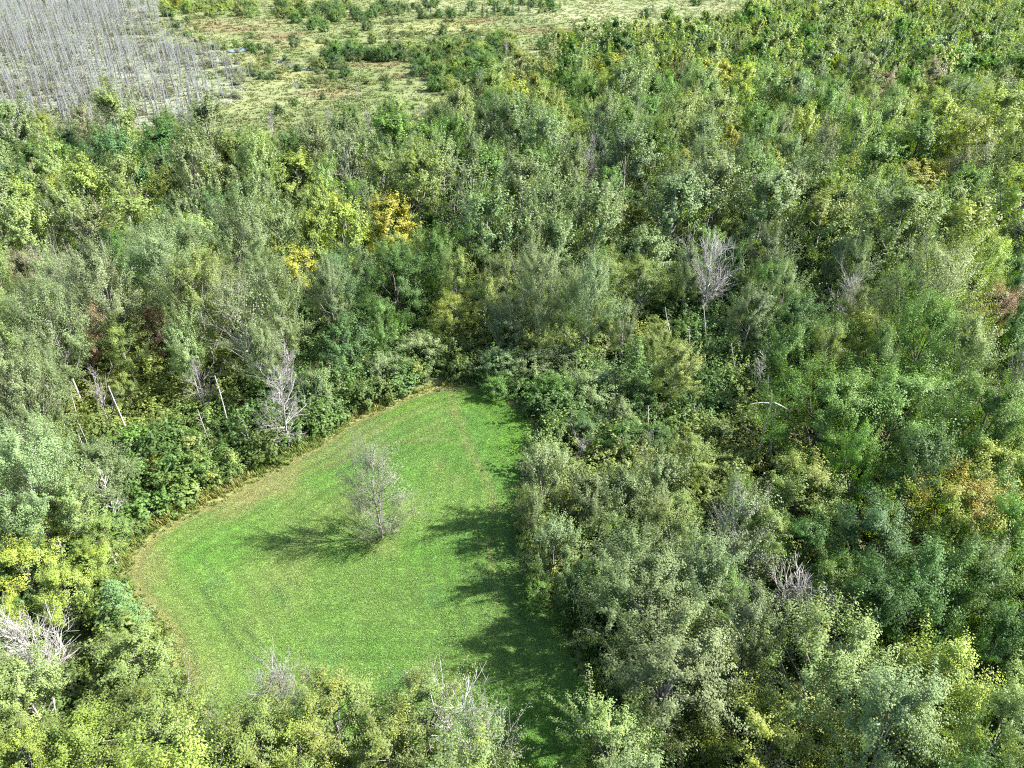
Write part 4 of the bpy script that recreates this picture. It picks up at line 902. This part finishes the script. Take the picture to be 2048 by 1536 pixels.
# the snag with broken arms
H_ = 11.0
tr, _b = snag_meshes(77, H_, 'white_wood', 2, 0.17)
e = link_obj('snag', None, category='snag', label='white snag with two broken arms hanging level at its top')
place_on(e, *BROKEN, 0, 0.02, 0)
tk = link_obj('trunk', tr, e); link_obj('branches', _b, tk, kind='stuff')
zt = H_ - 0.6
for p0, p1, p2, r in [((0, 0, zt), (-1.2, -0.2, zt + 0.35), (-2.5, -0.3, zt + 0.15), 0.08), ((0, 0, zt + 0.2), (1.2, 0.1, zt - 0.2), (2.7, 0.3, zt - 1.3), 0.12), ((0, 0, 5.2), (-1.6, 0.2, 5.9), (-3.0, 0.2, 7.0), 0.06), ((0, 0, 9.3), (0.15, 0.2, 10.5), (-0.35, 0.2, 12.3), 0.09)]:
    t_ = np.linspace(0, 1, 6)[:, None]
    Ln = np.array(p0) * (1 - t_) ** 2 + 2 * np.array(p1) * t_ * (1 - t_) + np.array(p2) * t_ ** 2
    v_, q_ = tube_arrays(Ln[None], (r * (1 - 0.6 * t_[:, 0]))[None], 6)
    link_obj('broken_arm', mesh_quads('broken_arm', v_, q_, [M['white_wood']], smooth=True), tk)
DEAD_KW = dict(shrubby=dict(cb=0.10, n=44, m=7, q=4, el=(5, 55), env='dome', lift=0.05, r0=0.15), open=dict(cb=0.35, n=20, m=4, q=3, el=(35, 66), r0=0.14),
               fan=dict(cb=0.30, n=30, m=7, q=5, el=(38, 72), lift=0.25, r0=0.15), twisted=dict(cb=0.15, n=14, m=4, q=2, el=(35, 70), wob=0.16, bend=0.06, r0=0.13))
for i, (bx, by, ty, w, wood, form, label) in enumerate(DEADS):
    g = at(bx, by); v = -(ty - 768) / FPX
    k = g[1] / (CP + v * SP); H_ = float(np.clip(CAM_H + k * (v * CP - SP), 3.0, 16)); dep = pix(g[0], g[1], H_ / 2)[2]
    tr, br = make_bare(i + 5, H_, max(0.6, w * dep / FPX / 2), wood, twig=0.022 if dep > 130 else 0.018 if wood == 'white_wood' else 0.013, **DEAD_KW[form])
    e = link_obj('dead_tree', None, category='dead tree', group='bare dead trees')
    place_on(e, g[0], g[1], RNG.normal(0, 0.03), RNG.normal(0, 0.03), 0)
    tk = link_obj('trunk', tr, e); link_obj('branches', br, tk, kind='stuff')
    if label: e['label'] = label
    THINGS.append((e, 'dead tree', {'dead_wood': 'grey', 'white_wood': 'pale', 'dark_wood': 'dark', 'silver_wood': 'silver'}[wood], 'thin leafless', g[0], g[1]))
# fallen log at the corner of the field
t_ = np.linspace(0, 1, 10)[:, None]
a_, b_ = np.array([-1.9, -0.9, 0.30]), np.array([2.3, 0.9, 0.75])
Ln = a_ * (1 - t_) + b_ * t_ + np.array([0, 0.1, 0.16]) * np.sin(t_ * 3.1)
v_, q_ = tube_arrays(Ln[None], (0.26 - 0.10 * t_[:, 0])[None], 9)
lg = link_obj('fallen_log', mesh_quads('fallen_log', v_, q_, [M['white_wood']], smooth=True), label='pale fallen log lying across the weeds at the tip of the field', category='log')
lg.location = (*LOG, float(lie(*LOG)))
for p0, p1, r in [((-1.2, -0.5, 0.4), (-2.9, -0.2, 0.5), 0.09), ((0.2, 0.1, 0.6), (-0.6, 1.1, 1.2), 0.07), ((1.3, 0.5, 0.7), (1.9, 1.3, 1.3), 0.06), ((-1.6, -0.8, 0.3), (-2.6, -1.3, 0.9), 0.07)]:
    Ln = np.array(p0) * (1 - t_) + np.array(p1) * t_
    v_, q_ = tube_arrays(Ln[None], (r * (1 - 0.5 * t_[:, 0]))[None], 6)
    link_obj('limb', mesh_quads('limb', v_, q_, [M['white_wood']], smooth=True), lg)

# ------------------------------------------------------------------ dead spruce stand
dsp = [make_dead_spruce(s) for s in range(7)]
dfar = [make_dead_spruce(20 + s, 1) for s in range(4)]
DG = Grid(4.0); pts = []
xs = np.array([p[0] for p in DEAD]); ys = np.array([p[1] for p in DEAD])
for _ in range(16000):
    x, y = RNG.uniform(xs.min(), xs.max()), RNG.uniform(ys.min(), min(ys.max(), 720))
    if abs(x) > 0.76 * (y * CP + 30) + 5: continue
    j1, j2 = (float(noise(np.array([x]), np.array([y]), 15, 45 + q, 2)[0]) - 0.5 for q in (0, 1))
    if not inside(DEAD, x + 30 * j1, y + 40 * j2)[0]: continue
    if float(noise(np.array([x]), np.array([y]), 17, 47, 2)[0]) < 0.36: continue
    qx, qy = (float(v) for v in pix(x, y, 0)[:2])
    dens = (0.58 + 0.45 * float(noise(np.array([x]), np.array([y]), 30, 44)[0])) * (1 - 0.40 * float(sstep(150, 480, qx)))
    if qx > 250 and qy < 100 and RNG.uniform() < 0.7: continue
    if DG.near(x, y, 1.15 / dens, 0.85): continue
    DG.add(x, y, 1.15 / dens); pts.append((x, y))
pts.sort(key=lambda p: math.hypot(p[0] + 70, p[1] * 1.0))
near_p, far_p = pts[:300], pts[300:]
row_w = [p for p in near_p]
row_w.sort(key=lambda p: p[1])
ORD = 'first second third fourth fifth sixth seventh eighth ninth tenth eleventh twelfth thirteenth fourteenth fifteenth sixteenth seventeenth eighteenth nineteenth twentieth'.split()
def ordn(i): return ORD[i] if i < 20 else ('twenty-' if i < 30 else 'thirty-' if i < 40 else 'forty-') + ORD[i % 10] if i < 50 and i % 10 != 9 else '%dth' % (i + 1)
for r_ in range(15):
    row = sorted(row_w[r_ * 20:(r_ + 1) * 20], key=lambda p: -p[0])
    for c_, (x, y) in enumerate(row):
        tr, br = dsp[int(RNG.integers(7))]
        e = link_obj('dead_spruce', None, category='dead tree', group='dead spruces standing in the marsh')
        sz = float(np.clip(RNG.normal(0.84, 0.19), 0.35, 1.2))
        place_on(e, x, y, RNG.normal(0, 0.065), RNG.normal(0, 0.065), RNG.uniform(0, 6.28), (1.0, 1.0, sz))
        tk = link_obj('trunk', tr, e); link_obj('branches', br, tk, kind='stuff')
        e['label'] = '%s silver-grey dead spruce, %s from the pond side in the %s row of the stand' % ('tall' if sz > 1.05 else 'short' if sz < 0.75 else 'slim', ordn(c_), ordn(r_))
fp = np.array(far_p)
print('DEAD', len(pts))
if len(fp):
    scatter('dead_spruce_stand', dfar, np.c_[fp, lie(fp[:, 0], fp[:, 1])], RNG.uniform(0, 6.28, len(fp)), np.c_[np.full((len(fp), 2), 1.15), np.clip(RNG.normal(0.82, 0.18, len(fp)), 0.35, 1.15)],
            RNG.integers(0, 4, len(fp)), np.full((len(fp), 3), 0.3), label='far crowd of dead grey spruces in the marsh')

# ------------------------------------------------------------------ marsh shrubs and spruces
MSH = [(650, 118, 24, 'teal'), (672, 120, 26, 'teal'), (700, 122, 28, 'grey'), (724, 121, 26, 'teal'), (748, 121, 24, 'grey'), (776, 122, 26, 'teal'), (802, 120, 24, 'teal'), (735, 62, 24, 'grey'), (720, 44, 20, 'grey'), (650, 64, 22, 'mid'),
       (885, 70, 20, 'dark'), (928, 63, 12, 'dark'), (780, 95, 16, 'dark'), (655, 92, 12, 'dark'), (710, 75, 20, 'pale'), (625, 60, 20, 'mid'), (590, 95, 22, 'grey'), (745, 88, 22, 'olive'), (665, 138, 30, 'grey'), (690, 148, 22, 'grey'), (640, 140, 26, 'olive'),
       (525, 158, 20, 'grey'), (505, 152, 16, 'grey'), (545, 160, 18, 'grey'), (515, 146, 14, 'olive'), (590, 212, 14, 'dark'), (700, 240, 24, 'mid'), (775, 168, 14, 'teal'), (790, 30, 24, 'grey'), (995, 24, 24, 'grey'), (870, 182, 34, 'dark'), (880, 160, 40, 'mid'), (850, 150, 36, 'mid'),
       (905, 150, 40, 'olive'), (860, 125, 40, 'olive'), (890, 115, 46, 'yel'), (930, 120, 40, 'olive'), (960, 125, 44, 'mid'), (985, 115, 40, 'teal'), (940, 150, 40, 'mid'), (975, 150, 40, 'mid'), (920, 175, 36, 'dark'), (955, 180, 40, 'dark'), (1000, 140, 36, 'mid'),
       (1010, 105, 30, 'yel'), (915, 100, 30, 'mid'), (945, 98, 30, 'dark'), (985, 92, 30, 'mid'), (840, 135, 30, 'grey'), (830, 155, 24, 'grey'), (540, 108, 18, 'mid'), (520, 100, 14, 'dark'), (508, 106, 14, 'mid'), (495, 96, 14, 'mid'), (452, 100, 13, 'olive'), (474, 95, 15, 'mid'), (504, 101, 15, 'dark'), (440, 30, 26, 'yel'), (355, 18, 22, 'gold'), (370, 14, 20, 'yel'), (330, 22, 22, 'yel'), (395, 24, 22, 'olive'), (480, 32, 26, 'olive'), (420, 34, 20, 'olive'), (345, 33, 18, 'pale'),
       (560, 36, 30, 'olive'), (585, 38, 26, 'yel'), (610, 36, 26, 'mid'), (640, 46, 22, 'grey'), (665, 40, 26, 'teal'), (680, 36, 24, 'mid'), (605, 20, 20, 'olive'), (655, 28, 24, 'teal'), (675, 22, 24, 'teal'), (710, 30, 22, 'mid'), (1390, 12, 30, 'mid'), (1290, 38, 30, 'dark'), (1150, 85, 26, 'dark'), (1085, 100, 24, 'mid')]
def scrub_in(poly, n, w0, w1, cols):
    xs_, ys_ = [p[0] for p in poly], [p[1] for p in poly]
    while n:
        u_, v_ = RNG.uniform(min(xs_), max(xs_)), RNG.uniform(min(ys_), max(ys_))
        if inside(poly, u_, v_)[0]:
            MSH.append((u_, v_, RNG.uniform(w0, w1), cols[int(RNG.integers(len(cols)))])); n -= 1
scrub_in([(815, 110), (870, 88), (1010, 84), (1035, 115), (1000, 188), (860, 190)], 34, 22, 42, ['dark', 'mid', 'teal', 'olive', 'mid', 'yel'])
scrub_in([(318, 0), (530, 2), (520, 40), (330, 34)], 26, 14, 26, ['yel', 'olive', 'mid', 'pale'])
scrub_in([(545, 14), (760, 8), (790, 40), (600, 52)], 28, 14, 28, ['dark', 'mid', 'teal', 'olive'])
scrub_in([(760, 14), (1110, 6), (1110, 26), (780, 44)], 26, 12, 24, ['dark', 'teal', 'grey', 'mid'])
scrub_in([(640, 104), (820, 108), (810, 128), (660, 130)], 14, 20, 30, ['dark', 'teal', 'mid'])
for i, (px, py, w, col) in enumerate(MSH):
    if i < 60: col = {'grey': 'teal', 'teal': 'dark'}.get(col, col)
    g = at(px, py); dep = pix(g[0], g[1], 1)[2]; wm_ = w * dep / FPX
    sx = float(np.clip(wm_ / 5.8, 0.35, 1.6))
    t = dict(sp='willow', x=g[0], y=g[1], sx=sx, sz=float(np.clip(sx * RNG.uniform(0.65, 0.95), 0.25, 1.2)), col=col, dep=dep, label=None)
    plant(t)
    e_, n_o, c_w, s_w, x_, y_ = THINGS.pop(); e_['group'] = 'shrubs of the marsh'
    THINGS.append((e_, 'marsh shrub', c_w, 'broad' if sx > 1 else 'small', x_, y_))
for k in range(70):
    j = int(RNG.integers(len(STREAM))) if k < 34 else -1
    if j >= 0: x, y = STREAM[j] + RNG.normal(0, 5, 2)
    else:
        x, y = at(RNG.uniform(480, 1180), RNG.uniform(8, 235))
    if not inside(MARSH, x, y)[0] or inside(DEAD, x, y)[0] or abs(x) > 0.75 * y: continue
    if np.hypot(x - POND[0], (y - POND[1] + 10) * 0.5) < 11: continue
    sx = float(RNG.uniform(0.3, 0.75))
    plant(dict(sp='willow', x=x, y=y, sx=sx, sz=sx * 0.75, col=['grey', 'mid', 'olive', 'teal', 'dark'][int(RNG.integers(5))], dep=300, label=None))
    e_, n_o, c_w, s_w, x_, y_ = THINGS.pop(); e_['group'] = 'shrubs of the marsh'
    THINGS.append((e_, 'marsh shrub', c_w, 'small rounded', x_, y_))
for px, py, h in [(545, 32, 8), (553, 36, 7), (620, 32, 7), (640, 34, 8), (690, 34, 8), (702, 30, 9), (745, 40, 8), (785, 42, 6), (840, 38, 8), (862, 34, 7), (880, 34, 6), (903, 42, 8), (932, 32, 8), (965, 34, 10), (975, 36, 8), (990, 30, 7), (1012, 28, 8), (1026, 25, 9), (1038, 24, 7), (1057, 22, 10), (1082, 20, 8), (1105, 20, 8), (1120, 17, 7), (870, 100, 7), (928, 95, 8), (775, 172, 5), (1305, 24, 7), (40, 20, 11), (90, 12, 11), (140, 18, 11), (205, 14, 11), (235, 10, 10), (260, 16, 11), (285, 10, 11), (300, 24, 9)]:
    g = at(px, py)
    plant(dict(sp='spruce', x=g[0], y=g[1], sx=h / 8.0, sz=h / 9.0, col='teal', dep=pix(g[0], g[1], 3)[2], label=None))

# ------------------------------------------------------------------ ground cover
# weeds along the edge of the field
n = 30000
P = np.stack([RNG.uniform(fx0 - 9, fx1 + 9, n), RNG.uniform(max(fy0 - 4, 24), fy1 + 12, n)], 1)
d_in = dist_line(FIELD, P[:, 0], P[:, 1], True); ins = inside(FIELD, P[:, 0], P[:, 1])
ok = (~ins) & (d_in < 0.4 + 7.5 * noise(P[:, 0], P[:, 1], 6, 51) ** 1.8) | (ins & (d_in < 0.35))
P, d_in = P[ok], d_in[ok]
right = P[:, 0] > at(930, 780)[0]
nn = noise(P[:, 0], P[:, 1], 3.5, 52)
tc = mixc((0.115, 0.160, 0.034), (0.190, 0.195, 0.055), sstep(0.35, 0.7, nn))
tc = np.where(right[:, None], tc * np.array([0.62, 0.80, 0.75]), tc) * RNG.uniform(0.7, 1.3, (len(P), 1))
hs = (0.45 + 0.75 * noise(P[:, 0], P[:, 1], 4, 53)) * np.clip(0.45 + d_in * 0.5, 0.4, 1.3)
scatter('tall_weeds', [make_tuft(s, 14, 1.0, 0.34, 0.10, 0.45) for s in range(4)], np.c_[P, lie(P[:, 0], P[:, 1]) - 0.03], RNG.uniform(0, 6.28, len(P)), np.c_[hs * 1.1, hs * 1.1, hs], RNG.integers(0, 4, len(P)), tc,
        label='tall yellowing weeds along the rim of the mown field')
# grass of the mown field
n = 230000
P = np.stack([RNG.uniform(fx0, fx1, n), RNG.uniform(max(fy0, 27), fy1, n)], 1)
P = P[inside(FIELD, P[:, 0], P[:, 1])]
tc = field_color(P[:, 0], P[:, 1]) * RNG.uniform(0.88, 1.2, (len(P), 1)) * (1 + RNG.normal(0, 0.04, (len(P), 3)))
s_ = RNG.uniform(0.7, 1.3, len(P)) * (0.8 + 0.5 * noise(P[:, 0], P[:, 1], 1.6, 54))
scatter('mown_grass', [make_tuft(s + 30, 9, 0.09, 0.16, 0.042, 1.2) for s in range(4)], np.c_[P, lie(P[:, 0], P[:, 1])], RNG.uniform(0, 6.28, len(P)), np.c_[s_, s_, s_], RNG.integers(0, 4, len(P)), tc,
        label='short bright green grass and clover of the mown field')
# undergrowth of the wood
n = 26000
P = np.stack([RNG.uniform(-190, 230, n), RNG.uniform(20, 255, n)], 1)
P = P[(np.abs(P[:, 0]) < 0.74 * (P[:, 1] * CP + 30) + 8) & ~inside(MARSH, P[:, 0], P[:, 1])]
df = dist_line(FIELD, P[:, 0], P[:, 1], True)
P = P[~inside(FIELD, P[:, 0], P[:, 1]) & (df > 2.0)]
nn = noise(P[:, 0], P[:, 1], 18, 61)
tc = mixc((0.070, 0.125, 0.034), (0.150, 0.185, 0.045), sstep(0.4, 0.65, nn)) * RNG.uniform(0.7, 1.3, (len(P), 1))
s_ = RNG.uniform(0.55, 1.35, len(P))
bm_ = [make_tree('bush', 60 + s, 1)[2] for s in range(4)]
scatter('undergrowth', bm_, np.c_[P, lie(P[:, 0], P[:, 1])], RNG.uniform(0, 6.28, len(P)), np.c_[s_, s_, s_ * RNG.uniform(0.7, 1.2, len(P))], RNG.integers(0, 4, len(P)), tc, tc * 1.3, np.full(len(P), 0.2),
        label='leafy undergrowth covering the floor of the wood')
# sedge tussocks of the marsh
n = 46000
yy = 215 + (RNG.uniform(0, 1, n) ** 1.5) * 620
P = np.stack([RNG.uniform(-0.78, 0.78, n) * (yy * CP + 35), yy], 1)
P = P[inside(MARSH, P[:, 0], P[:, 1]) & (np.hypot(P[:, 0] - POND[0], (P[:, 1] - POND[1] + 3) * 0.7) > 8) & (dist_line(STREAM, P[:, 0], P[:, 1]) > 0.9)]
tc = marsh_color(P[:, 0], P[:, 1]) * RNG.uniform(0.85, 1.22, (len(P), 1))
s_ = RNG.uniform(0.6, 1.5, len(P)) * (0.6 + 0.9 * noise(P[:, 0], P[:, 1], 12, 71)) * (1 + 0.3 * (P[:, 1] > 400))
scatter('marsh_grass', [make_tuft(s + 60, 16, 0.48, 1.0, 0.30, 1.0) for s in range(4)], np.c_[P, lie(P[:, 0], P[:, 1])], RNG.uniform(0, 6.28, len(P)), np.c_[s_, s_, s_ * 0.9], RNG.integers(0, 4, len(P)), tc,
        label='pale green and rusty sedge tussocks of the open marsh')
# low scrub of the marsh: rim of the wood, foot of the dead stand
n = 7000
P = np.stack([RNG.uniform(-330, 240, n), RNG.uniform(215, 640, n)], 1)
P = P[inside(MARSH, P[:, 0], P[:, 1]) & (np.abs(P[:, 0]) < 0.74 * (P[:, 1] * CP + 33) + 4)]
dm = dist_line(MARSH_EDGE, P[:, 0], P[:, 1]); dd = inside(DEAD, P[:, 0], P[:, 1])
nz = noise(P[:, 0], P[:, 1], 22, 81)
ok = ((dm < 26) & (nz > 0.40)) | (dd & (nz > 0.52)) | (nz > 0.70)
ok &= (np.hypot(P[:, 0] - POND[0], (P[:, 1] - POND[1] + 10) * 0.5) > 11) & (dist_line(STREAM, P[:, 0], P[:, 1]) > 2.2)
P, dd = P[ok], dd[ok]
tc = mixc((0.085, 0.115, 0.042), (0.15, 0.155, 0.06), noise(P[:, 0], P[:, 1], 14, 82)) * RNG.uniform(0.75, 1.25, (len(P), 1))
tc = np.where(dd[:, None], np.array([0.15, 0.16, 0.10]) * RNG.uniform(0.75, 1.25, (len(P), 1)), tc)
s_ = RNG.uniform(0.5, 1.2, len(P))
scatter('marsh_scrub', bm_, np.c_[P, lie(P[:, 0], P[:, 1])], RNG.uniform(0, 6.28, len(P)), np.c_[s_ * 1.2, s_ * 1.2, s_ * 0.75], RNG.integers(0, 4, len(P)), tc, tc * 1.2, np.full(len(P), 0.2),
        label='low scrub round the rim of the marsh and under the dead spruces')

# ------------------------------------------------------------------ labels: each thing by its look and by what stands near it
MARKS = [(LONE, 'the lone field tree'), (LOG, 'the fallen log'), (BROKEN, 'the snag with broken arms'), (at(578, 893), 'the wide dead tree'), (at(1668, 1070), 'the dark twisted dead tree'), (at(775, 520), 'the tallest golden maple'),
         (at(1270, 850), 'the bright feathery larch'), (at(235, 1260), 'the light green larch'), (at(1405, 640), 'the whitest dead tree'), (at(1880, 1150), 'the orange-tipped maple'), (at(1975, 720), 'the rusty red maple'), (at(1850, 740), 'the soft pale poplar'),
         (POND, 'the pond'), (at(1035, 190), 'the yellow poplar'), (at(590, 400), 'the wide yellow ash'), (at(310, 740), 'the deep red maple'), (at(113, 1390), 'the white-stemmed dead birch'), (at(790, 690), 'the big dark maple'), (at(1175, 395), 'the far white dead top'),
         (at(1830, 420), 'the golden ash'), (at(60, 620), 'the pinkish tan maple'), (at(90, 300), 'the round yellow poplar'), (at(1570, 1280), 'the dark twig dome'), (at(944, 1560), 'the tall spreading dead tree'), (at(1330, 1500), 'the broad shadow-side aspen'),
         (at(1870, 1500), 'the lush yellow-green maple'), (at(1610, 950), 'the big round maple'), (at(1715, 230), 'the far white dead tree'), (at(375, 265), 'the forked silver dead tree'), (at(1460, 340), 'the far gold ash'), (at(240, 1062), 'the short white dead tree'), (at(415, 835), 'the fan-topped dead tree')]
mk = np.array([m[0] for m in MARKS])
buckets = {}
for e, noun, cw, sw, x, y in THINGS:
    if 'label' in e: continue
    d = np.hypot(mk[:, 0] - x, mk[:, 1] - y); j = int(d.argmin())
    dx, dy = x - mk[j, 0], y - mk[j, 1]
    way = ('beyond' if dy > 0 else 'in front of') if abs(dy) > abs(dx) else ('right of' if dx > 0 else 'left of')
    buckets.setdefault((noun, cw, sw, j, way), []).append((float(d[j]), e))
for (noun, cw, sw, j, way), v in buckets.items():
    v.sort(key=lambda p: p[0])
    for i, (d, e) in enumerate(v):
        if len(v) == 1: e['label'] = '%s %s %s %s %s' % (sw, cw, noun, way, MARKS[j][1])
        else: e['label'] = '%s %s %s, %s %s %s' % (sw, cw, noun, 'nearest' if i == 0 else ordn(i) + ' nearest', way, MARKS[j][1])

# ------------------------------------------------------------------ the air
if HAZE_DENSITY > 0:
    hm = bpy.data.materials.new('haze'); hm.use_nodes = True
    nt = hm.node_tree; nt.nodes.clear()
    out = nt.nodes.new('ShaderNodeOutputMaterial'); pv_ = nt.nodes.new('ShaderNodeVolumePrincipled')
    pv_.inputs['Color'].default_value = (0.86, 0.92, 1.0, 1); pv_.inputs['Density'].default_value = HAZE_DENSITY; pv_.inputs['Anisotropy'].default_value = 0.2
    nt.links.new(pv_.outputs[0], out.inputs['Volume'])
    X0, Y0, Z0, Z1 = 2950, 2950, -1.6, 64.0
    V = [(sx * X0, sy * Y0, z) for z in (Z0, Z1) for sy in (-1, 1) for sx in (-1, 1)]
    Q = [(0, 2, 3, 1), (4, 5, 7, 6), (0, 1, 5, 4), (2, 6, 7, 3), (0, 4, 6, 2), (1, 3, 7, 5)]
    link_obj('haze', mesh_quads('haze', V, Q, [hm]), kind='stuff')
